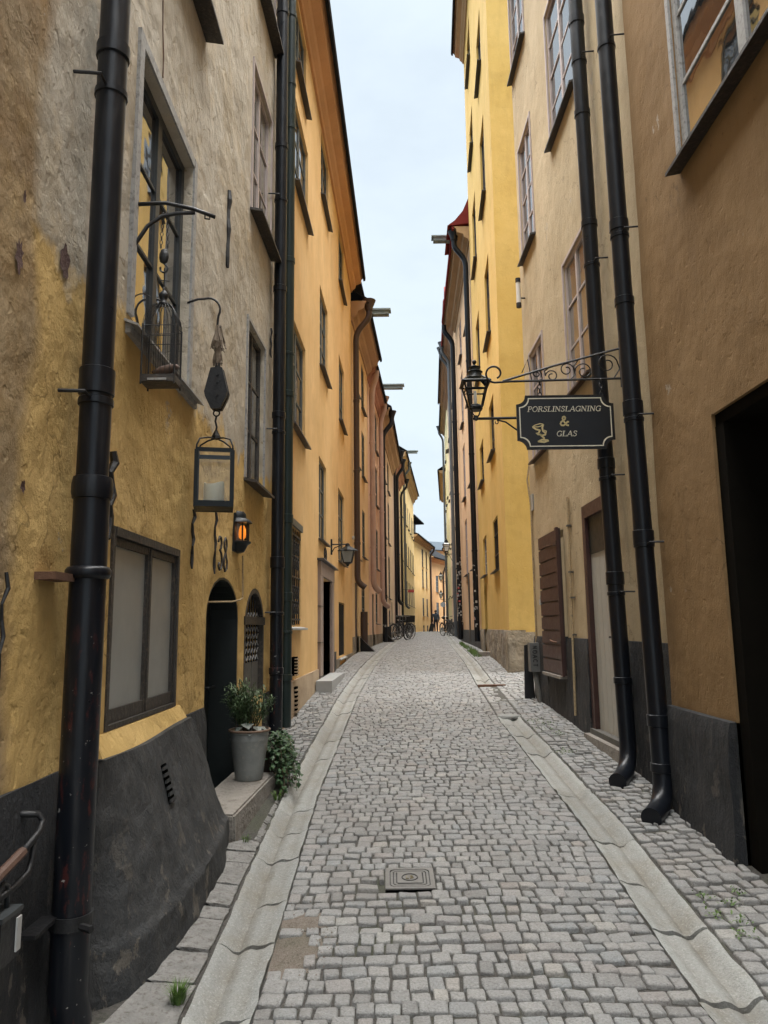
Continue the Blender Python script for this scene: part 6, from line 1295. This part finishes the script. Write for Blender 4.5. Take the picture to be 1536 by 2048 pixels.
# ================================================================== bicycles
def bicycle(name, label, loc, rz, lean=0.0, crate=False, group='bicycles parked along the lane', fcol='bike_black', basket=False, rimc='bike_steel'):
    r_ = empty(name, (0, 0, 0), label, 'bicycle', group); wr = .34
    wh = []
    for x in (-.53, .53):
        w = MB().tube([(x+wr*math.cos(a), 0, wr+wr*math.sin(a)) for a in np.linspace(0, 6.283, 29)], .022, 6, False).build('wheel', 'tyre', r_, True)
        MB().tube([(x+(wr-.03)*math.cos(a), 0, wr+(wr-.03)*math.sin(a)) for a in np.linspace(0, 6.283, 29)], .012, 5, False).build('rim', rimc, w, True)
        sp = MB()
        for k in range(14): a = 6.283*k/14; sp.tube([(x, .02*(-1)**k, wr), (x+(wr-.03)*math.cos(a), 0, wr+(wr-.03)*math.sin(a))], .0022, 3)
        sp.build('spokes', 'bike_steel', w); MB().tube([(x, -.05, wr), (x, .05, wr)], .022, 8).build('hub', 'bike_steel', w)
        MB().tube([(x+(wr+.035)*math.cos(a), 0, wr+(wr+.035)*math.sin(a)) for a in np.linspace(.3, 2.7, 12)], .012, 4).build('mudguard', fcol, r_)
    f = MB(); BB = (-.06, 0, .29); ST = (-.20, 0, .82); HT = (.36, 0, .86); HB = (.40, 0, .72)
    for a, b_ in ((BB, ST), (BB, HB), (ST, HT), (HT, HB)): f.tube([a, b_], .018, 7)
    for sy in (-1, 1): f.tube([(BB[0], .02*sy, BB[2]), (-.53, .05*sy, wr)], .011, 5); f.tube([(-.2, .02*sy, .78), (-.53, .05*sy, wr)], .010, 5); f.tube([(.405, .02*sy, .70), (.44, .05*sy, .6), (.53, .05*sy, wr)], .012, 5)
    f.build('frame', fcol, r_)
    MB().tube([ST, (-.23, 0, .95)], .014, 6).build('seat_post', 'bike_steel', r_)
    MB().tube([(-.36, 0, .965), (-.30, 0, .985), (-.2, 0, .985), (-.06, 0, .975)], .06, 8, True, [.05, .085, .06, .02]).build('saddle', 'tyre', r_, True)
    MB().tube([HT, (.345, 0, 1.02)], .014, 6).build('stem', 'bike_steel', r_); MB().tube([(.22, -.29, 1.03), (.33, -.24, 1.06), (.37, -.08, 1.04), (.37, .08, 1.04), (.33, .24, 1.06), (.22, .29, 1.03)], .012, 6).build('handlebar', 'bike_steel', r_, True)
    for sy in (-1, 1): MB().tube([(.20, .295*sy, 1.025), (.30, .255*sy, 1.052)], .018, 6).build('grip', 'tyre', r_)
    MB().tube([(BB[0]+.1*math.cos(a), .045, BB[2]+.1*math.sin(a)) for a in np.linspace(0, 6.283, 15)], .008, 4, False).build('chainring', 'bike_steel', r_)
    for sy, a in ((1, .9), (-1, .9+math.pi)): MB().tube([(BB[0], .06*sy, BB[2]), (BB[0]+.17*math.cos(a), .07*sy, BB[2]+.17*math.sin(a)), (BB[0]+.17*math.cos(a), .14*sy, BB[2]+.17*math.sin(a))], .011, 5).build('pedal', 'bike_black', r_)
    MB().tube([(-.1, .03, .3), (-.18, .16, .02)], .010, 5).build('kickstand', 'bike_steel', r_)
    rk = MB()
    for sy in (-1, 1): rk.tube([(-.24, .06*sy, .74), (-.78, .06*sy, .74)], .006, 4); rk.tube([(-.7, .06*sy, .74), (-.53, .06*sy, wr)], .006, 4)
    rk.tube([(-.78, -.06, .74), (-.78, .06, .74)], .006, 4); rk.build('rack', 'bike_black', r_)
    MB().lathe([(.02, 0), (.04, .02), (.045, .06)], (.50, 0, .84), 8).build('headlight', 'white_paint', r_)
    if crate or basket:
        x0, x1, z0_, z1_ = (.38, .82, .78, 1.08) if basket else (-.80, -.32, .76, 1.08); hw_ = .17; cm = MB()
        for a, b_, c2, d2 in ((x0, x1, -hw_, -hw_+.012), (x0, x1, hw_-.012, hw_), (x0, x0+.012, -hw_+.012, hw_-.012), (x1-.012, x1, -hw_+.012, hw_-.012)): cm.box(a, b_, c2, d2, z0_, z1_)
        cm.box(x0+.012, x1-.012, -hw_+.012, hw_-.012, z0_, z0_+.012); cm.build('crate', 'crate_black', r_)
    r_.location = loc; r_.rotation_euler = (lean, 0, rz); return r_
def bl(x, y): return (x, y, g(y)+side_l(x, y))
bicycle('bicycle', 'nearest black bicycle with a big black crate, left row', bl(.66, 33.2), R(52), R(3), False, basket=True)
bicycle('bicycle', 'second bicycle of the left row, pale wheel rims', bl(.86, 34.9), R(-128), R(-3), False, rimc='white_paint')
bicycle('bicycle', 'third bicycle of the left row', bl(.92, 36.8), R(66), R(4), True); bicycle('bicycle', 'last bicycle of the left row by the cream house', bl(1.05, 38.8), R(60), R(-4), False)
def brp(x, y): return (x, y, g(y)+side_r(x, y))
bicycle('bicycle', 'front bicycle of the right row beside the sticker covered pipe', brp(3.35, 40.5), R(-68), R(5)); bicycle('bicycle', 'rear dark bicycle of the right row', brp(3.62, 43), R(92), R(-5))
bn = MB(); bn.box(-.02, .24, 31.0, 31.4, g(31.2)-.02, g(31.2)+.62); tag(bn.build('bin', 'iron'), 'dark metal bin standing by the pale peach house', 'bin')
for (x, y, lb) in ((-.62, 21.6, 'black spout board leaning out at the amber house foot'), (.05, 30.0, 'small black spout board at the pale peach house foot')):
    z = g(y)+side_l(x, y); mb = MB(); mb.hexa([(x-.12, y-.05, z), (x+.30, y-.25, z), (x+.34, y-.18, z), (x-.12, y+.05, z), (x-.15, y-.05, z+.38), (x-.08, y-.07, z+.38), (x-.07, y-.02, z+.38), (x-.15, y+.05, z+.38)]); tag(mb.build('spout_board', 'iron'), lb, 'spout')
# stickers on the two far right pipes
def pipe_stickers(W, s, o, r_, z0, z1, n, root):
    c = Vector(W(s, 0, o))
    for k in range(n):
        z = random.uniform(z0, z1); a = random.uniform(math.pi*1.05, math.pi*1.9); h_ = random.uniform(.015, .045); w_ = random.uniform(.12, .4); q = [(c.x+(r_+.004)*math.cos(a+t), c.y+(r_+.004)*math.sin(a+t)) for t in (-w_, 0, w_)]
        mb = MB(); mb.add([(x, y, z) for x, y in q]+[(x, y, z+h_*2) for x, y in q], [(0, 1, 4, 3), (1, 2, 5, 4)]); mb.build('sticker', 'sticker_red' if random.random() < .04 else 'sticker_white', root)
pipe_stickers(WR, 22.3, .125, .085, 1.6, 3.6, 22, ra); pipe_stickers(WR, 29.3, .14, .10, 1.7, 4.6, 46, ra); pipe_stickers(WL, 29.6, .14, .10, 1.6, 3.2, 7, hc)
rs = empty('round_sign', (4.5, 58, 3.3), 'small pale blue round sign hanging below the farthest lanterns', 'sign'); mb = MB(); mb.tube([(4.5, 57.98, 3.45), (4.5, 58.02, 3.45)], .20, 16); mb.build('disc', 'blue_sign', rs); MB().tube([(4.5, 58, 3.68), (4.95, 58, 3.68)], .015, 5).build('arm', 'iron', rs); MB().tube([(4.5, 58, 3.68), (4.5, 58, 3.62)], .01, 5).build('hanger', 'iron', rs)
rsn = empty('red_sign', (1.75, 50, 4.0), 'tiny red projecting sign high on the left wall', 'sign'); mb = MB(); mb.box(1.55, 1.95, 49.97, 50.03, 4.05, 4.22); mb.build('board', 'sticker_red', rsn); MB().tube([(1.2, 50, 4.24), (1.95, 50, 4.24)], .012, 5).build('arm', 'iron', rsn)

# ================================================================== person walking away
def skin_body(name, verts, edges, rad, mat, parent, sub=2):
    me = bpy.data.meshes.new(name); me.from_pydata([tuple(v) for v in verts], edges, []); o = bpy.data.objects.new(name, me); C.objects.link(o); o.parent = parent
    sm = o.modifiers.new('skin', 'SKIN'); sv = me.skin_vertices[0].data
    for i, r_ in enumerate(rad): sv[i].radius = r_ if isinstance(r_, tuple) else (r_, r_)
    sv[0].use_root = True; sb = o.modifiers.new('sub', 'SUBSURF'); sb.levels = sb.render_levels = sub; me.materials.append(MATS[mat]); sm.use_smooth_shade = True; return o
pg = g(60)
pr = empty('person', (4.05, 60, pg), 'person in blue-grey sweater and dark trousers walking away up the lane', 'person')
v = [(0, 0, .94), (0, 0, 1.08), (0, .01, 1.25), (0, .02, 1.40), (0, .02, 1.47), (0, .03, 1.55), (0, .03, 1.65), (.19, .01, 1.40), (.26, -.02, 1.13), (.24, .08, .90), (-.19, .01, 1.40), (-.26, .02, 1.13), (-.25, .07, .90), (.10, 0, .86), (.11, .06, .48), (.11, -.06, .08), (.12, .07, .03), (-.10, 0, .86), (-.10, -.04, .48), (-.10, -.26, .14), (-.10, -.20, .05), (.235, .11, .82), (-.245, .10, .82)]
e = [(0, 1), (1, 2), (2, 3), (3, 4), (4, 5), (5, 6), (3, 7), (7, 8), (8, 9), (9, 21), (3, 10), (10, 11), (11, 12), (12, 22), (0, 13), (13, 14), (14, 15), (15, 16), (0, 17), (17, 18), (18, 19), (19, 20)]
rd_ = [(.15, .12), (.15, .11), (.17, .12), (.15, .11), .06, .075, .09, .07, .055, .042, .07, .055, .042, .095, .068, .045, .045, .095, .068, .045, .045, .035, .035]
body = skin_body('body', v, e, rd_, 'trousers', pr)
# clothing and hair as close-fitting meshes over the body
skin_body('sweater', [(0, 0, .92), (0, .0, 1.08), (0, .01, 1.25), (0, .02, 1.40), (0, .02, 1.46), (.20, .01, 1.40), (.265, -.02, 1.13), (.245, .08, .92), (-.20, .01, 1.40), (-.265, .02, 1.13), (-.255, .07, .92)], [(0, 1), (1, 2), (2, 3), (3, 4), (3, 5), (5, 6), (6, 7), (3, 8), (8, 9), (9, 10)], [(.17, .135), (.17, .13), (.19, .14), (.17, .125), .075, .085, .07, .055, .085, .07, .055], 'sweater', pr)
MB().lathe([(.02, -.135), (.065, -.12), (.088, -.06), (.092, 0), (.085, .06), (.06, .105), (.01, .125)], (4.05, 60.03, pg+1.63), 12).build('head', 'skin', pr, True); MB().lathe([(.075, -.05), (.100, -.02), (.102, .03), (.09, .08), (.06, .118), (.01, .135)], (4.05, 60.015, pg+1.635), 12).build('hair', 'hair', pr, True)
for sx in (-1, 1): MB().lathe([(.005, -.03), (.016, 0), (.005, .03)], (4.05+sx*.095, 60.04, pg+1.62), 6).build('ear', 'skin', pr, True)
for sx in (-1, 1):     # hands with separate fingers
    hx, hy, hz = 4.05+sx*.24, 60.11, pg+.82; mb = MB(); mb.tube([(hx, hy-.01, hz+.05), (hx, hy, hz), (hx, hy+.01, hz-.05)], .03, 8, True, [.025, .036, .034])
    for k in range(4): mb.tube([(hx, hy-.025+.018*k, hz-.04), (hx-.006*sx, hy-.025+.018*k, hz-.085), (hx-.022*sx, hy-.022+.018*k, hz-.118+.006*abs(k-1.5))], .0085, 5)
    mb.tube([(hx, hy+.03, hz+.01), (hx-.015*sx, hy+.05, hz-.02), (hx-.02*sx, hy+.055, hz-.05)], .010, 5); mb.build('hand', 'skin', pr, True)
for sx, y, z in ((.115, 60.04, .045), (-.10, 59.80, .07)): MB().tube([(4.05+sx, y-.09, pg+z), (4.05+sx, y, pg+z+.01), (4.05+sx, y+.14, pg+z-.015)], .045, 8, True, [.04, .05, .035]).build('shoe', 'shoe', pr, True)
cs = empty('suitcase', (3.68, 60.1, pg), 'black wheeled suitcase tilted beside the walking person', 'suitcase')
mb = MB(); mb.hexa([(3.46, 59.95, pg+.06), (3.84, 59.95, pg+.06), (3.84, 60.2, pg+.06), (3.46, 60.2, pg+.06), (3.62, 60.0, pg+.66), (3.92, 60.0, pg+.66), (3.92, 60.2, pg+.66), (3.62, 60.2, pg+.66)]); mb.build('shell', 'tyre', cs)
for x in (3.5, 3.8): MB().tube([(x, 59.98, pg+.05), (x, 60.03, pg+.05)], .05, 8).build('wheel', 'bike_black', cs)
MB().tube([(3.72, 60.1, pg+.64), (3.80, 60.1, pg+.82), (3.86, 60.1, pg+.82), (3.82, 60.1, pg+.64)], .012, 5).build('handle', 'bike_steel', cs)
pb_ = empty('shopping_bag', (4.5, 60, pg), 'pale shopping bag on the ground right of the person', 'bag')
mb = MB(); mb.hexa([(4.38, 59.9, pg+.01), (4.66, 59.9, pg+.01), (4.66, 60.1, pg+.01), (4.38, 60.1, pg+.01), (4.40, 59.92, pg+.36), (4.63, 59.93, pg+.36), (4.63, 60.07, pg+.36), (4.40, 60.08, pg+.36)]); mb.build('sack', 'plate_grey', pb_); MB().tube([(4.45, 60, pg+.36), (4.47, 60, pg+.5), (4.56, 60, pg+.5), (4.58, 60, pg+.36)], .012, 5).build('handle', 'tyre', pb_)
